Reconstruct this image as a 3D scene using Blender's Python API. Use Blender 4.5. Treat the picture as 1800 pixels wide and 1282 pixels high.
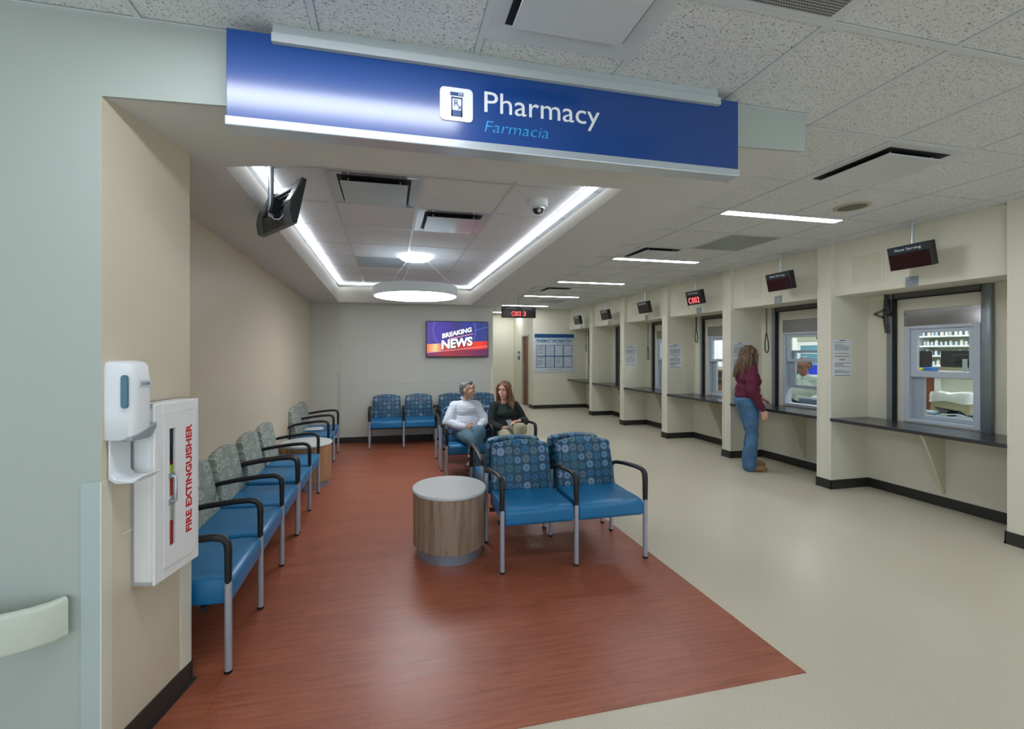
import bpy, bmesh, math, random
from mathutils import Vector, Matrix, Euler
PI = math.pi
random.seed(4)
scn = bpy.context.scene
COL = scn.collection
for o in list(bpy.data.objects): bpy.data.objects.remove(o)

# ------------------------------------------------------------------ camera
cam_d = bpy.data.cameras.new('camera'); cam = bpy.data.objects.new('camera', cam_d); COL.objects.link(cam)
cam_d.sensor_fit = 'HORIZONTAL'; cam_d.sensor_width = 36
cam_d.lens = 754.5/1800*36
cam_d.shift_x = (900-847)/1800; cam_d.shift_y = -(641-620.2)/1800
cam_d.clip_start = 0.02
cam.location = (0, 0, 1.52); cam.rotation_euler = (PI/2, 0, -0.2131)
scn.camera = cam
# ------------------------------------------------------------------ world, exposure
w = bpy.data.worlds.new('world'); scn.world = w; w.use_nodes = True
w.node_tree.nodes['Background'].inputs[0].default_value = (0.8, 0.9, 1.0, 1); w.node_tree.nodes['Background'].inputs[1].default_value = .55
vs = scn.view_settings
scn.display_settings.display_device = 'sRGB'
vs.view_transform = 'Standard'; vs.look = 'None'; vs.gamma = 1; vs.exposure = 1.4
scn.cycles.diffuse_bounces = 8; scn.cycles.max_bounces = 14; scn.cycles.transparent_max_bounces = 16; vs.use_curve_mapping = False
LINEAR_W = 17.0; COVE_W = 2.6; RING_W = 5.0; ROOM_W = 7.0; BACK_W = 10.0
CH = 2.72        # hall ceiling height

# ------------------------------------------------------------------ materials
def lin(h):
    h = h.lstrip('#'); r = []
    for i in (0, 2, 4):
        c = int(h[i:i+2], 16)/255
        r.append(c/12.92 if c <= 0.04045 else ((c+0.055)/1.055)**2.4)
    return (*r, 1)
class NT:
    def __init__(s, name):
        s.m = bpy.data.materials.new(name); s.m.use_nodes = True
        s.t = s.m.node_tree; s.n = s.t.nodes; s.l = s.t.links; s.b = s.n['Principled BSDF']; s.out = s.n['Material Output']
        s._tc = None
    def tc(s, k='Object'):
        if not s._tc: s._tc = s.n.new('ShaderNodeTexCoord')
        return s._tc.outputs[k]
    def put(s, sock, v):
        if isinstance(v, bpy.types.NodeSocket): s.l.new(v, sock)
        else:
            if isinstance(v, tuple) and len(v) == 4 and len(sock.default_value) == 3: v = v[:3]
            sock.default_value = v
    def math(s, op, a, b=0.0, c=None, clamp=False):
        n = s.n.new('ShaderNodeMath'); n.operation = op; n.use_clamp = clamp
        s.put(n.inputs[0], a); s.put(n.inputs[1], b)
        if c is not None: s.put(n.inputs[2], c)
        return n.outputs[0]
    def vm(s, op, a, b=(0, 0, 0)):
        n = s.n.new('ShaderNodeVectorMath'); n.operation = op
        s.put(n.inputs[0], a); s.put(n.inputs[1], b)
        return n.outputs['Value'] if op in ('LENGTH', 'DISTANCE', 'DOT_PRODUCT') else n.outputs[0]
    def mapping(s, v, sc=(1, 1, 1), rot=(0, 0, 0), loc=(0, 0, 0)):
        n = s.n.new('ShaderNodeMapping'); s.l.new(v, n.inputs[0])
        n.inputs['Scale'].default_value = sc; n.inputs['Rotation'].default_value = rot; n.inputs['Location'].default_value = loc
        return n.outputs[0]
    def noise(s, v, scale, det=3, rough=.5, out=0):
        n = s.n.new('ShaderNodeTexNoise'); s.l.new(v, n.inputs['Vector'])
        n.inputs['Scale'].default_value = scale; n.inputs['Detail'].default_value = det; n.inputs['Roughness'].default_value = rough
        return n.outputs[out]
    def white(s, v):
        n = s.n.new('ShaderNodeTexWhiteNoise'); n.noise_dimensions = '3D'; s.l.new(v, n.inputs['Vector']); return n.outputs['Value']
    def voro(s, v, scale, feat='F1', out='Distance', rnd=1):
        n = s.n.new('ShaderNodeTexVoronoi'); n.feature = feat; s.l.new(v, n.inputs['Vector']); n.inputs['Scale'].default_value = scale
        n.inputs['Randomness'].default_value = rnd
        return n.outputs[out]
    def ramp(s, f, stops, interp='LINEAR'):
        n = s.n.new('ShaderNodeValToRGB'); s.l.new(f, n.inputs[0]); r = n.color_ramp; r.interpolation = interp
        r.elements[0].position = stops[0][0]; r.elements[0].color = stops[0][1]
        r.elements[1].position = stops[-1][0]; r.elements[1].color = stops[-1][1]
        for p, c in stops[1:-1]:
            e = r.elements.new(p); e.color = c
        return n.outputs[0]
    def mix(s, f, a, b, mode='MIX'):
        n = s.n.new('ShaderNodeMix'); n.data_type = 'RGBA'; n.blend_type = mode
        s.put(n.inputs[0], f); s.put(n.inputs[6], a); s.put(n.inputs[7], b); return n.outputs[2]
    def sep(s, v):
        n = s.n.new('ShaderNodeSeparateXYZ'); s.l.new(v, n.inputs[0]); return n.outputs
    def comb(s, x, y, z):
        n = s.n.new('ShaderNodeCombineXYZ')
        for i, v in enumerate((x, y, z)): s.put(n.inputs[i], v)
        return n.outputs[0]
    def bump(s, h, strength=.2, dist=.002):
        n = s.n.new('ShaderNodeBump'); s.l.new(h, n.inputs['Height']); n.inputs['Strength'].default_value = strength
        n.inputs['Distance'].default_value = dist; s.l.new(n.outputs[0], s.b.inputs['Normal'])
    def set(s, **k):
        nm = dict(col='Base Color', rough='Roughness', metal='Metallic', spec='Specular IOR Level', coat='Coat Weight', coatr='Coat Roughness',
                  em='Emission Color', ems='Emission Strength', alpha='Alpha', trans='Transmission Weight', sheen='Sheen Weight', aniso='Anisotropic')
        for a, v in k.items(): s.put(s.b.inputs[nm[a]], v)
        return s.m
MATS = {}
def M(name, col='#888888', rough=.5, metal=0, bump=None, var=0, **k):
    if name in MATS: return MATS[name]
    t = NT(name); c = lin(col) if isinstance(col, str) else col
    nz = None
    if var or bump: nz = t.noise(t.tc(), (bump or (40, 0))[0], 4)
    if var: c = t.mix(t.math('MULTIPLY', t.noise(t.tc(), 3.0, 3), var), c, tuple(x*.55 for x in c[:3])+(1,))
    t.set(col=c, rough=rough, metal=metal, **k)
    if bump: t.bump(nz, bump[1], .002)
    MATS[name] = t.m; return t.m
def emis(name, col, s):
    if name in MATS: return MATS[name]
    t = NT(name); t.set(col=(0.8, .8, .8, 1), em=lin(col), ems=s); MATS[name] = t.m; return t.m

# painted walls
def paint(name, c, var=.08, rough=.55):
    t = NT(name); o = t.tc('Object')
    f = t.noise(o, 1.3, 4); f2 = t.noise(o, 160, 2)
    t.set(col=t.mix(t.math('MULTIPLY', f, var*2), lin(c), tuple(x*.82 for x in lin(c)[:3])+(1,)), rough=rough, spec=.35)
    t.bump(f2, .12, .001); MATS[name] = t.m; return t.m
m_wall = paint('paint_cream', '#dcd9c6')
m_wallg = paint('paint_front_cool_light', '#aeb7b0')  # green-grey tint puts the cooler light on this wall into its paint
m_tan = paint('paint_tan', '#cdc3ad', rough=.36)
m_back = paint('paint_grey', '#c9cbc2')
m_soffit = paint('paint_soffit', '#d4d6d4')
m_trimw = M('guard_plastic', '#d6d5c6', .42)
m_guardb = M('guard_plastic_front', '#aebdbb', .4)
m_base = M('baseboard_rubber', '#2b2a28', .45, bump=(60, .05))
m_white = M('white_plastic', '#dfe3e6', .35)
m_whitem = M('white_enamel', '#e4e6e6', .3)
m_black = M('black_plastic', '#15171a', .38)
m_blackm = M('black_matte', '#0d0e10', .6)
m_steel = M('brushed_steel', '#b9bdc2', .3, .95)
m_steeld = M('shutter_steel', '#869094', .38, .45)
m_alu = M('satin_aluminium', '#bfc6cf', .32, .75)
m_leg = M('silver_leg', '#aab2be', .38, .35)
m_grey = M('grey_plastic', '#8f979c', .45)
m_vinyl = M('vinyl_frame', '#b9c4cf', .4)
m_paper = M('paper', '#dfe2e6', .7)
m_ink = M('ink', '#32363c', .7)
m_inkl = M('ink_light', '#8a9098', .7)
m_red = M('red_lettering', '#c2222c', .5)
m_blueS = M('sign_blue_small', '#123f7c', .4)
m_white_s = M('white_lettering', '#e8ecee', .5)
m_led = emis('led_digits', '#ff0a1c', .9)
m_ledoff = M('led_window', '#27060c', .15)
m_oak = M('oak', '#8a4b2a', .5, var=.4)
m_cabl = M('cable_white', '#c9d6dd', .5)
m_glass = None
def glass():
    t = NT('window_glass'); n = t.n
    tr = n.new('ShaderNodeBsdfTransparent'); tr.inputs[0].default_value = (.93, .97, .97, 1)
    gl = n.new('ShaderNodeBsdfGlossy'); gl.inputs['Roughness'].default_value = .02
    fr = n.new('ShaderNodeFresnel'); fr.inputs[0].default_value = 1.45
    mx = n.new('ShaderNodeMixShader'); ge = n.new('ShaderNodeNewGeometry'); t.l.new(t.math('MULTIPLY', fr.outputs[0], t.math('SUBTRACT', 1.0, ge.outputs['Backfacing'])), mx.inputs[0]); t.l.new(tr.outputs[0], mx.inputs[1]); t.l.new(gl.outputs[0], mx.inputs[2])
    t.l.new(mx.outputs[0], t.out.inputs[0]); return t.m
m_glass = glass()

def tile_mat(name, base, fleck, amt=1.0):
    t = NT(name); o = t.tc()
    warp = t.vm('ADD', o, t.vm('SCALE', t.noise(o, 60, 2, out=1), (0, 0, 0)))
    a = t.noise(t.mapping(o, (1, 1.7, 1), (0, 0, .6)), 95, 2, .6)
    b = t.noise(t.mapping(o, (1.8, 1, 1), (0, 0, -.4)), 130, 2, .55)
    f1 = t.ramp(a, [(.60, (0, 0, 0, 1)), (.665, (1, 1, 1, 1))])
    f2 = t.ramp(b, [(.62, (0, 0, 0, 1)), (.69, (1, 1, 1, 1))])
    f = t.math('MAXIMUM', f1, f2)
    c = t.mix(t.math('MULTIPLY', f, .85*amt), lin(base), lin(fleck))
    c = t.mix(t.math('MULTIPLY', t.noise(o, 1.5, 3), .15), c, lin('#a9a9a0'))
    t.set(col=c, rough=.85, spec=.2)
    t.bump(t.math('MULTIPLY', f, -1.0), .5, .003); return t.m
m_tile = tile_mat('ceiling_tile', '#dfe2e2', '#74767a')
m_tile2 = tile_mat('ceiling_tile_cove', '#e2e6ea', '#9a9892', .7)
m_tbar = M('ceiling_grid_metal', '#ced3d6', .5)

def wood_floor():
    t = NT('red_wood_planks'); o = t.tc()
    s = t.sep(o); W = .125; L = 1.1
    row = t.math('FLOOR', t.math('DIVIDE', s[1], W))
    off = t.math('MULTIPLY', t.white(t.comb(row, 3.0, 1.0)), L)
    cx = t.math('FLOOR', t.math('DIVIDE', t.math('ADD', s[0], off), L))
    rnd = t.white(t.comb(cx, row, 7.0))
    st = t.noise(t.vm('ADD', t.mapping(o, (2.2, 34, 1)), t.comb(t.math('MULTIPLY', rnd, 30), t.math('MULTIPLY', rnd, 17), 0)), 1.6, 6, .62)
    st2 = t.noise(t.mapping(o, (6, 120, 1)), 1.5, 3, .6)
    c = t.ramp(st, [(.25, lin('#6c3525')), (.45, lin('#935038')), (.62, lin('#a55f46')), (.8, lin('#7e402d'))])
    c = t.mix(t.math('MULTIPLY', rnd, .35), c, lin('#713726'))
    c = t.mix(t.math('MULTIPLY', st2, .35), c, lin('#ab6a50'))
    fy = t.math('FRACT', t.math('DIVIDE', s[1], W)); fx = t.math('FRACT', t.math('DIVIDE', t.math('ADD', s[0], off), L))
    ln = t.math('MAXIMUM', t.math('LESS_THAN', fy, .012), t.math('LESS_THAN', fx, .0016))
    c = t.mix(t.math('MULTIPLY', ln, .45), c, lin('#4a2318'))
    t.set(col=c, rough=t.math('ADD', .24, t.math('MULTIPLY', st, .22)), spec=.5)
    t.bump(t.math('SUBTRACT', t.math('MULTIPLY', st2, .4), ln), .12, .001); return t.m
m_wood = wood_floor()
def vinyl_floor():
    t = NT('beige_sheet_floor'); o = t.tc()
    a = t.noise(o, 140, 2, .6); c3 = t.noise(o, 1.1, 3)
    c = t.ramp(a, [(.35, lin('#beb7a3')), (.52, lin('#c6bfab')), (.70, lin('#cec8b6'))])
    c = t.mix(t.math('MULTIPLY', c3, .2), c, lin('#b8b09b'))
    t.set(col=c, rough=t.math('ADD', .26, t.math('MULTIPLY', c3, .16)), spec=.5); return t.m
m_floor = vinyl_floor()

def blue_pattern():
    t = NT('blue_circle_fabric'); s = t.sep(t.tc()); P = .0685
    u = t.math('DIVIDE', s[0], P); v0 = t.math('DIVIDE', s[2], P)
    ci = t.math('FLOOR', u); v = t.math('ADD', v0, t.math('MULTIPLY', t.math('MODULO', t.math('ABSOLUTE', ci), 2.0), .12))
    ri = t.math('FLOOR', v)
    r1 = t.white(t.comb(ci, ri, 1.0)); r2 = t.white(t.comb(ci, ri, 9.0)); r3 = t.white(t.comb(ci, ri, 4.0))
    dx = t.math('SUBTRACT', t.math('FRACT', u), .5); dy = t.math('SUBTRACT', t.math('FRACT', v), .5)
    d = t.math('SQRT', t.math('ADD', t.math('MULTIPLY', dx, dx), t.math('MULTIPLY', dy, dy)))
    R = t.math('ADD', .36, t.math('MULTIPLY', r2, .12))
    disc = t.math('LESS_THAN', d, R)
    hole = t.math('LESS_THAN', d, t.math('ADD', .10, t.math('MULTIPLY', r3, .06)))
    ringy = t.math('LESS_THAN', t.math('ABSOLUTE', t.math('SUBTRACT', d, t.math('MULTIPLY', R, .72))), .025)
    pal = t.ramp(r1, [(0, lin('#1f6c9c')), (.2, lin('#6f9cc4')), (.4, lin('#2e6f83')), (.58, lin('#8fa9c6')), (.72, lin('#5b7f86')), (.86, lin('#667a8a')), (1, lin('#3f8fcc'))], 'CONSTANT')
    base = lin('#103f58')
    c = t.mix(t.math('MULTIPLY', disc, .72), base, pal)
    c = t.mix(t.math('MULTIPLY', ringy, .35), c, lin('#134059'))
    c = t.mix(t.math('MULTIPLY', hole, .8), c, lin('#17395c'))
    c = t.mix(t.math('MULTIPLY', t.noise(t.tc(), 400, 2), .2), c, lin('#1c4a66'))
    t.set(col=c, rough=.42, spec=.45); t.bump(t.noise(t.tc(), 500, 2), .1, .001); return t.m
m_blue_pat = blue_pattern()
def green_pattern():
    t = NT('sage_circle_fabric'); s = t.sep(t.tc()); c = lin('#858f86')
    c = t.mix(t.math('MULTIPLY', t.noise(t.tc(), 9, 3), .5), c, lin('#737d76'))
    for P, off, cc, th, den in ((.034, .4, '#9aa49b', .10, .55), (.052, .0, '#a7b0a6', .085, .62), (.085, .7, '#bcc3b9', .065, .62)):
        u = t.math('ADD', t.math('DIVIDE', s[0], P), off); v = t.math('ADD', t.math('DIVIDE', s[2], P), off*1.7)
        ci = t.math('FLOOR', u); v = t.math('ADD', v, t.math('MULTIPLY', t.white(t.comb(ci, 2.0, P*50)), .8)); ri = t.math('FLOOR', v)
        r1 = t.white(t.comb(ci, ri, 1.0+P*9)); r2 = t.white(t.comb(ci, ri, 5.0+P*9)); r3 = t.white(t.comb(ci, ri, 8.0+P*9))
        dx = t.math('SUBTRACT', t.math('FRACT', u), t.math('ADD', .45, t.math('MULTIPLY', r1, .1))); dy = t.math('SUBTRACT', t.math('FRACT', v), .5)
        d = t.math('SQRT', t.math('ADD', t.math('MULTIPLY', dx, dx), t.math('MULTIPLY', dy, dy)))
        R = t.math('ADD', .20, t.math('MULTIPLY', r2, .15)); on = t.math('LESS_THAN', r3, den)
        ring = t.math('MULTIPLY', on, t.math('LESS_THAN', t.math('ABSOLUTE', t.math('SUBTRACT', d, R)), th))
        c = t.mix(t.math('MULTIPLY', ring, .72), c, lin(cc))
        c = t.mix(t.math('MULTIPLY', t.math('MULTIPLY', on, t.math('LESS_THAN', d, .075)), .6), c, lin('#626d6b'))
    t.set(col=c, rough=.6); t.bump(t.noise(t.tc(), 500, 2), .1, .001); return t.m
m_green_pat = green_pattern()
m_seat = M('blue_vinyl', '#1a70a3', .34, spec=.5, bump=(90, .03))
m_arm = M('black_arm', '#121417', .45)
def laminate(nm='grey_walnut_laminate', P=('#6d5848', '#8d7763', '#a3917d', '#8a7f79', '#745f4e')):
    t = NT(nm); s = t.sep(t.tc())
    ang = t.math('ARCTAN2', s[1], s[0])
    v = t.comb(t.math('MULTIPLY', ang, 5.5), t.math('MULTIPLY', s[2], .9), 0)
    a = t.noise(v, 1.6, 6, .65); b = t.noise(t.comb(t.math('MULTIPLY', ang, 30), t.math('MULTIPLY', s[2], 2.2), 2), 2, 4, .6)
    c = t.ramp(a, [(.3, lin(P[0])), (.45, lin(P[1])), (.55, lin(P[2])), (.7, lin(P[3]))])
    c = t.mix(t.math('MULTIPLY', b, .45), c, lin(P[4])); t.set(col=c, rough=.4); return t.m
m_lam = laminate()
m_lam2 = laminate('honey_laminate', ('#7d5c3e', '#9f7a56', '#b08a66', '#94755a', '#80603f'))
m_ttop = M('table_top', '#c3c8c8', .3)
m_tring = M('table_base_metal', '#9fb0c2', .28, .7)
m_count = M('counter_dark', '#3c3a3d', .22, spec=.5, var=.2)

# ------------------------------------------------------------------ mesh builder
class MB:
    def __init__(s): s.bm = bmesh.new(); s.mi = 0
    def _fin(s, faces):
        for f in faces: f.material_index = s.mi
    def mat(s, i): s.mi = i; return s
    def box(s, x0, x1, y0, y1, z0, z1, bev=0, seg=2, rot=None, piv=None):
        b2 = bmesh.new(); r = bmesh.ops.create_cube(b2, size=1)
        for v in b2.verts: v.co = Vector(((x0+x1)/2+v.co.x*(x1-x0), (y0+y1)/2+v.co.y*(y1-y0), (z0+z1)/2+v.co.z*(z1-z0)))
        if bev: bmesh.ops.bevel(b2, geom=list(b2.edges)+list(b2.verts), offset=bev, segments=seg, affect='EDGES', profile=.5)
        if rot:
            p = Vector(piv) if piv else Vector(((x0+x1)/2, (y0+y1)/2, (z0+z1)/2))
            R = Euler(rot).to_matrix()
            for v in b2.verts: v.co = R @ (v.co-p)+p
        return s.add(b2)
    def add(s, b2, smooth=None):
        vm = {v: s.bm.verts.new(v.co) for v in b2.verts}
        for f in b2.faces:
            try: nf = s.bm.faces.new([vm[v] for v in f.verts])
            except ValueError: continue
            nf.material_index = s.mi; nf.smooth = f.smooth if smooth is None else smooth
        b2.free(); return s
    def quad(s, pts):
        f = s.bm.faces.new([s.bm.verts.new(p) for p in pts]); f.material_index = s.mi; return s
    def prism(s, pts, axis, a, b, bev=0, seg=2):
        """polygon pts (2D) extruded along axis from a to b. axis 'x': pts=(y,z); 'y': (x,z); 'z': (x,y)"""
        def P(p, t): return {'x': (t, p[0], p[1]), 'y': (p[0], t, p[1]), 'z': (p[0], p[1], t)}[axis]
        b2 = bmesh.new(); A = [b2.verts.new(P(p, a)) for p in pts]; B = [b2.verts.new(P(p, b)) for p in pts]
        b2.faces.new(A[::-1]); b2.faces.new(B); n = len(pts)
        for i in range(n): b2.faces.new((A[i], A[(i+1) % n], B[(i+1) % n], B[i]))
        bmesh.ops.recalc_face_normals(b2, faces=b2.faces)
        if bev:
            ed = [e for e in b2.edges if len(e.link_faces) == 2 and e.calc_face_angle(0) > .5]
            bmesh.ops.bevel(b2, geom=ed, offset=bev, segments=seg, affect='EDGES', profile=.5)
        return s.add(b2)
    def lathe(s, prof, c=(0, 0, 0), n=32, ax='z', smooth=True):
        b2 = bmesh.new(); rings = []
        for r, z in prof:
            if r < 1e-6: rings.append([b2.verts.new((0, 0, z))])
            else: rings.append([b2.verts.new((r*math.cos(2*PI*k/n), r*math.sin(2*PI*k/n), z)) for k in range(n)])
        for A, B in zip(rings, rings[1:]):
            for k in range(n):
                a0, a1 = A[k % len(A)], A[(k+1) % len(A)]; b0, b1 = B[k % len(B)], B[(k+1) % len(B)]
                vs_ = []
                for v in (a0, a1, b1, b0):
                    if v not in vs_: vs_.append(v)
                if len(vs_) > 2: b2.faces.new(vs_)
        bmesh.ops.recalc_face_normals(b2, faces=b2.faces)
        R = {'z': Matrix.Identity(3), 'x': Euler((0, PI/2, 0)).to_matrix(), 'y': Euler((-PI/2, 0, 0)).to_matrix()}[ax]
        for v in b2.verts: v.co = R @ v.co + Vector(c)
        for f in b2.faces: f.smooth = smooth
        return s.add(b2)
    def cyl(s, p0, p1, r, r1=None, n=14, caps=True):
        return s.tube([p0, p1], r if r1 is None else [r, r1], n, caps)
    def tube(s, pts, r, n=10, caps=True, flat=None):
        pts = [Vector(p) for p in pts]; m = len(pts)
        rs = r if isinstance(r, (list, tuple)) else [r]*m
        b2 = bmesh.new(); T = []
        for i in range(m):
            T.append(((pts[min(i+1, m-1)]-pts[max(i-1, 0)])).normalized())
        ref = Vector((0, 0, 1)) if abs(T[0].z) < .9 else Vector((1, 0, 0))
        U = T[0].cross(ref).normalized(); rings = []
        for i in range(m):
            U = (U - T[i]*U.dot(T[i])).normalized(); V = T[i].cross(U)
            a, b = (1, 1) if flat is None else flat
            rings.append([b2.verts.new(pts[i] + (U*math.cos(2*PI*k/n)*a + V*math.sin(2*PI*k/n)*b)*rs[i]) for k in range(n)])
        for A, B in zip(rings, rings[1:]):
            for k in range(n):
                f = b2.faces.new((A[k], A[(k+1) % n], B[(k+1) % n], B[k])); f.smooth = True
        if caps:
            b2.faces.new(rings[0][::-1]); b2.faces.new(rings[-1])
        bmesh.ops.recalc_face_normals(b2, faces=b2.faces)
        return s.add(b2)
    def ell(s, c, r, n=16, rot=None):
        b2 = bmesh.new(); bmesh.ops.create_uvsphere(b2, u_segments=n, v_segments=n//2+2, radius=1)
        R = Euler(rot).to_matrix() if rot else Matrix.Identity(3)
        for v in b2.verts: v.co = R @ Vector((v.co.x*r[0], v.co.y*r[1], v.co.z*r[2])) + Vector(c)
        for f in b2.faces: f.smooth = True
        return s.add(b2)
    def cap(s, p0, p1, r0, r1, n=14):
        p0, p1 = Vector(p0), Vector(p1); d = (p1-p0); L = max(d.length, 1e-5); q = d.normalized().to_track_quat('Z', 'Y').to_matrix()
        prof = [(0, -r0)]+[(r0*math.sin(a), -r0*math.cos(a)) for a in (PI/6, PI/3)]+[(r0, 0), (r1, L)]+[(r1*math.sin(a), L+r1*math.cos(a)) for a in (PI/3, PI/6)]+[(0, L+r1)]
        k = MB(); k.lathe(prof, n=n)
        for v in k.bm.verts: v.co = q @ v.co + p0
        return s.add(k.bm)
    def loft(s, secs, n=20):
        """secs: (center, rx, ry) horizontal-ish ellipses, optional yaw/tilt ignored; closed"""
        b2 = bmesh.new(); rings = []
        for c, rx, ry in secs:
            rings.append([b2.verts.new((c[0]+rx*math.cos(2*PI*k/n), c[1]+ry*math.sin(2*PI*k/n), c[2])) for k in range(n)])
        for A, B in zip(rings, rings[1:]):
            for k in range(n): b2.faces.new((A[k], A[(k+1) % n], B[(k+1) % n], B[k]))
        b2.faces.new(rings[0][::-1]); b2.faces.new(rings[-1])
        bmesh.ops.recalc_face_normals(b2, faces=b2.faces)
        return s.add(b2, True)
    def xf(s, M4):
        for v in s.bm.verts: v.co = M4 @ v.co
        return s
    def obj(s, name, mats, parent=None, smooth=False, world=False, loc=None):
        me = bpy.data.meshes.new(name)
        if world and parent is not None:
            mi = world_of(parent).inverted()
            for v in s.bm.verts: v.co = mi @ v.co
        if loc is not None:
            for v in s.bm.verts: v.co -= Vector(loc)
        bmesh.ops.recalc_face_normals(s.bm, faces=s.bm.faces)
        if smooth:
            for f in s.bm.faces: f.smooth = True
        sm_ = any(f.smooth for f in s.bm.faces); s.bm.to_mesh(me); s.bm.free()
        if sm_: me.set_sharp_from_angle(angle=.86)
        o = bpy.data.objects.new(name, me); COL.objects.link(o)
        for m in (mats if isinstance(mats, (list, tuple)) else [mats]): me.materials.append(m)
        if parent is not None: o.parent = parent
        if loc is not None: o.location = loc
        return o
def world_of(o):
    m = Matrix.LocRotScale(o.location, o.rotation_euler, o.scale)
    return world_of(o.parent) @ m if o.parent else m
def tag(o, label, cat, group=None, kind=None):
    o['label'] = label; o['category'] = cat
    if group: o['group'] = group
    if kind: o['kind'] = kind
    return o
def thing(name, label, cat, loc=(0, 0, 0), rz=0, group=None):
    o = bpy.data.objects.new(name, None); COL.objects.link(o); o.empty_display_size = .1
    o.location = loc; o.rotation_euler = (0, 0, rz); return tag(o, label, cat, group)
def struct(name, mb, mats, label=None, parent=None, smooth=False):
    o = mb.obj(name, mats, parent, smooth)
    if parent is None:
        o['kind'] = 'structure'
        o['label'] = label or name.replace('_', ' '); o['category'] = name.split('_')[0]
    return o
def dup(root, loc, rz=None, label=None, group=None):
    def cp(o, par):
        c = o.copy(); COL.objects.link(c); c.parent = par
        for ch in list(o.children): cp(ch, c)
        return c
    r = cp(root, None); r.location = loc
    if rz is not None: r.rotation_euler = (0, 0, rz)
    if label: r['label'] = label
    if group: r['group'] = group
    return r
def smooth_angle(o, ang=.6):
    for p in o.data.polygons: p.use_smooth = True
    for e in o.data.edges: pass
    try: o.data.set_sharp_from_angle(angle=ang)
    except Exception: pass
    return o
def text(name, s, size, mat, parent, loc, rot, ext=.001, align='LEFT', width=None, shear=0, bold=0, world=False, space=1, height=None):
    c = bpy.data.curves.new(name, 'FONT'); c.body = s; c.size = size; c.extrude = ext; c.align_x = align; c.shear = shear; c.offset = bold; c.space_character = space
    c.resolution_u = 3
    o = bpy.data.objects.new(name, c); COL.objects.link(o)
    dg = bpy.context.evaluated_depsgraph_get(); me = bpy.data.meshes.new_from_object(o.evaluated_get(dg)); bpy.data.objects.remove(o)
    xs = [v.co.x for v in me.vertices]; ys = [v.co.y for v in me.vertices]
    if width and xs:
        k = width/(max(xs)-min(xs)); x0 = min(xs) if align == 'LEFT' else (max(xs)+min(xs))/2
        for v in me.vertices: v.co.x = (v.co.x-x0)*k
    if height and ys:
        k = height/(max(ys)-min(ys)); y0 = min(ys)
        for v in me.vertices: v.co.y = (v.co.y-y0)*k
    o = bpy.data.objects.new(name, me); COL.objects.link(o); me.materials.clear(); me.materials.append(mat)
    mat4 = Matrix.LocRotScale(Vector(loc), Euler(rot), None)
    if parent is not None:
        if world: mat4 = world_of(parent).inverted() @ mat4
        o.parent = parent
    for v in me.vertices: v.co = mat4 @ v.co
    return o
FRONT = (PI/2, 0, 0)          # lettering read looking along +Y
EAST = (PI/2, 0, -PI/2)       # lettering read looking along +X
WEST = (PI/2, 0, PI/2)        # lettering read looking along -X

# ================================================================== the room shell
YW = 1.78; YB = 7.515; XL = -1.24; XR = 4.81; XW = 5.34; YI = 11.05; YE = 12.9
PIT = 1.435; NEAR = 3.85; PW = .155
def zs(x, y):   # underside of the dropped soffit over the waiting area (hung slightly out of level)
    t = max(0, min(1, (YB-y)/(YB-YW))); s_ = max(0, min(1, (x-XL)/.9))
    return 2.345 + .165*t*(.38+.62*s_) + .03*t*max(0, min(1, (x-.2)/1.8))
# floor
mb = MB(); mb.box(-4.6, 13, -3.2, 15, -.1, 0); struct('floor', mb, m_floor, 'beige speckled sheet floor of the hallway')
mb = MB(); mb.box(-1.3, 1.935, 1.665, 7.55, -.01, .003); struct('floor_waiting', mb, m_wood, 'red-brown wood plank floor of the waiting area')
# ceiling
mb = MB(); mb.box(-4.6, 5.45, -3.2, 13.1, CH, CH+.06); struct('ceiling', mb, m_tile, 'speckled ceiling tiles of the hallway')
# T-bars
GX, GY, G = 1.563, 1.259, .61
_b = MB.box
class GB_(MB):
    def box(s, x0, x1, y0, y1, z0, z1, *a, **k):
        s.mi = 1  # darker strip along both sides of each bar paints in a shadow gap
        if x1-x0 < y1-y0: _b(s, x0-.003, x1+.003, y0, y1, z0+.0035, z1)
        else: _b(s, x0, x1, y0-.003, y1+.003, z0+.0035, z1)
        s.mi = 0
        return _b(s, x0, x1, y0, y1, z0, z1)
mb = GB_()
for i in range(-10, 7):
    x = GX+G*i
    if x > XR+.02 or x < -4.4: continue
    y1 = 13.0 if x > 1.7 else YW
    mb.box(x-.012, x+.012, -3.0, y1, CH-.004, CH+.01)
for j in range(-7, 20):
    y = GY+G*j
    if y > YW: mb.box(1.75, XR+.05, y-.012, y+.012, CH-.0045, CH+.01)
    elif j == 0: mb.box(GX-G, XR+.05, y-.012, y+.012, CH-.0045, CH+.01)
    elif j < 0 and j % 2 == 0: mb.box(-4.5, XR+.05, y-.012, y+.012, CH-.0045, CH+.01)
    elif j < 0: mb.box(GX, XR+.05, y-.012, y+.012, CH-.0045, CH+.01)
mb.box(GX-2*G, GX-G, 1.568, 1.592, CH-.0045, CH+.01)
mb.box(-4.5, 2.06, YW-.022, YW, CH-.006, CH+.01)
struct('trim_1', mb, [m_tbar, M('grid_shadow_gap', '#949796', .8)], 'metal grid bars of the hallway ceiling')
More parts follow.
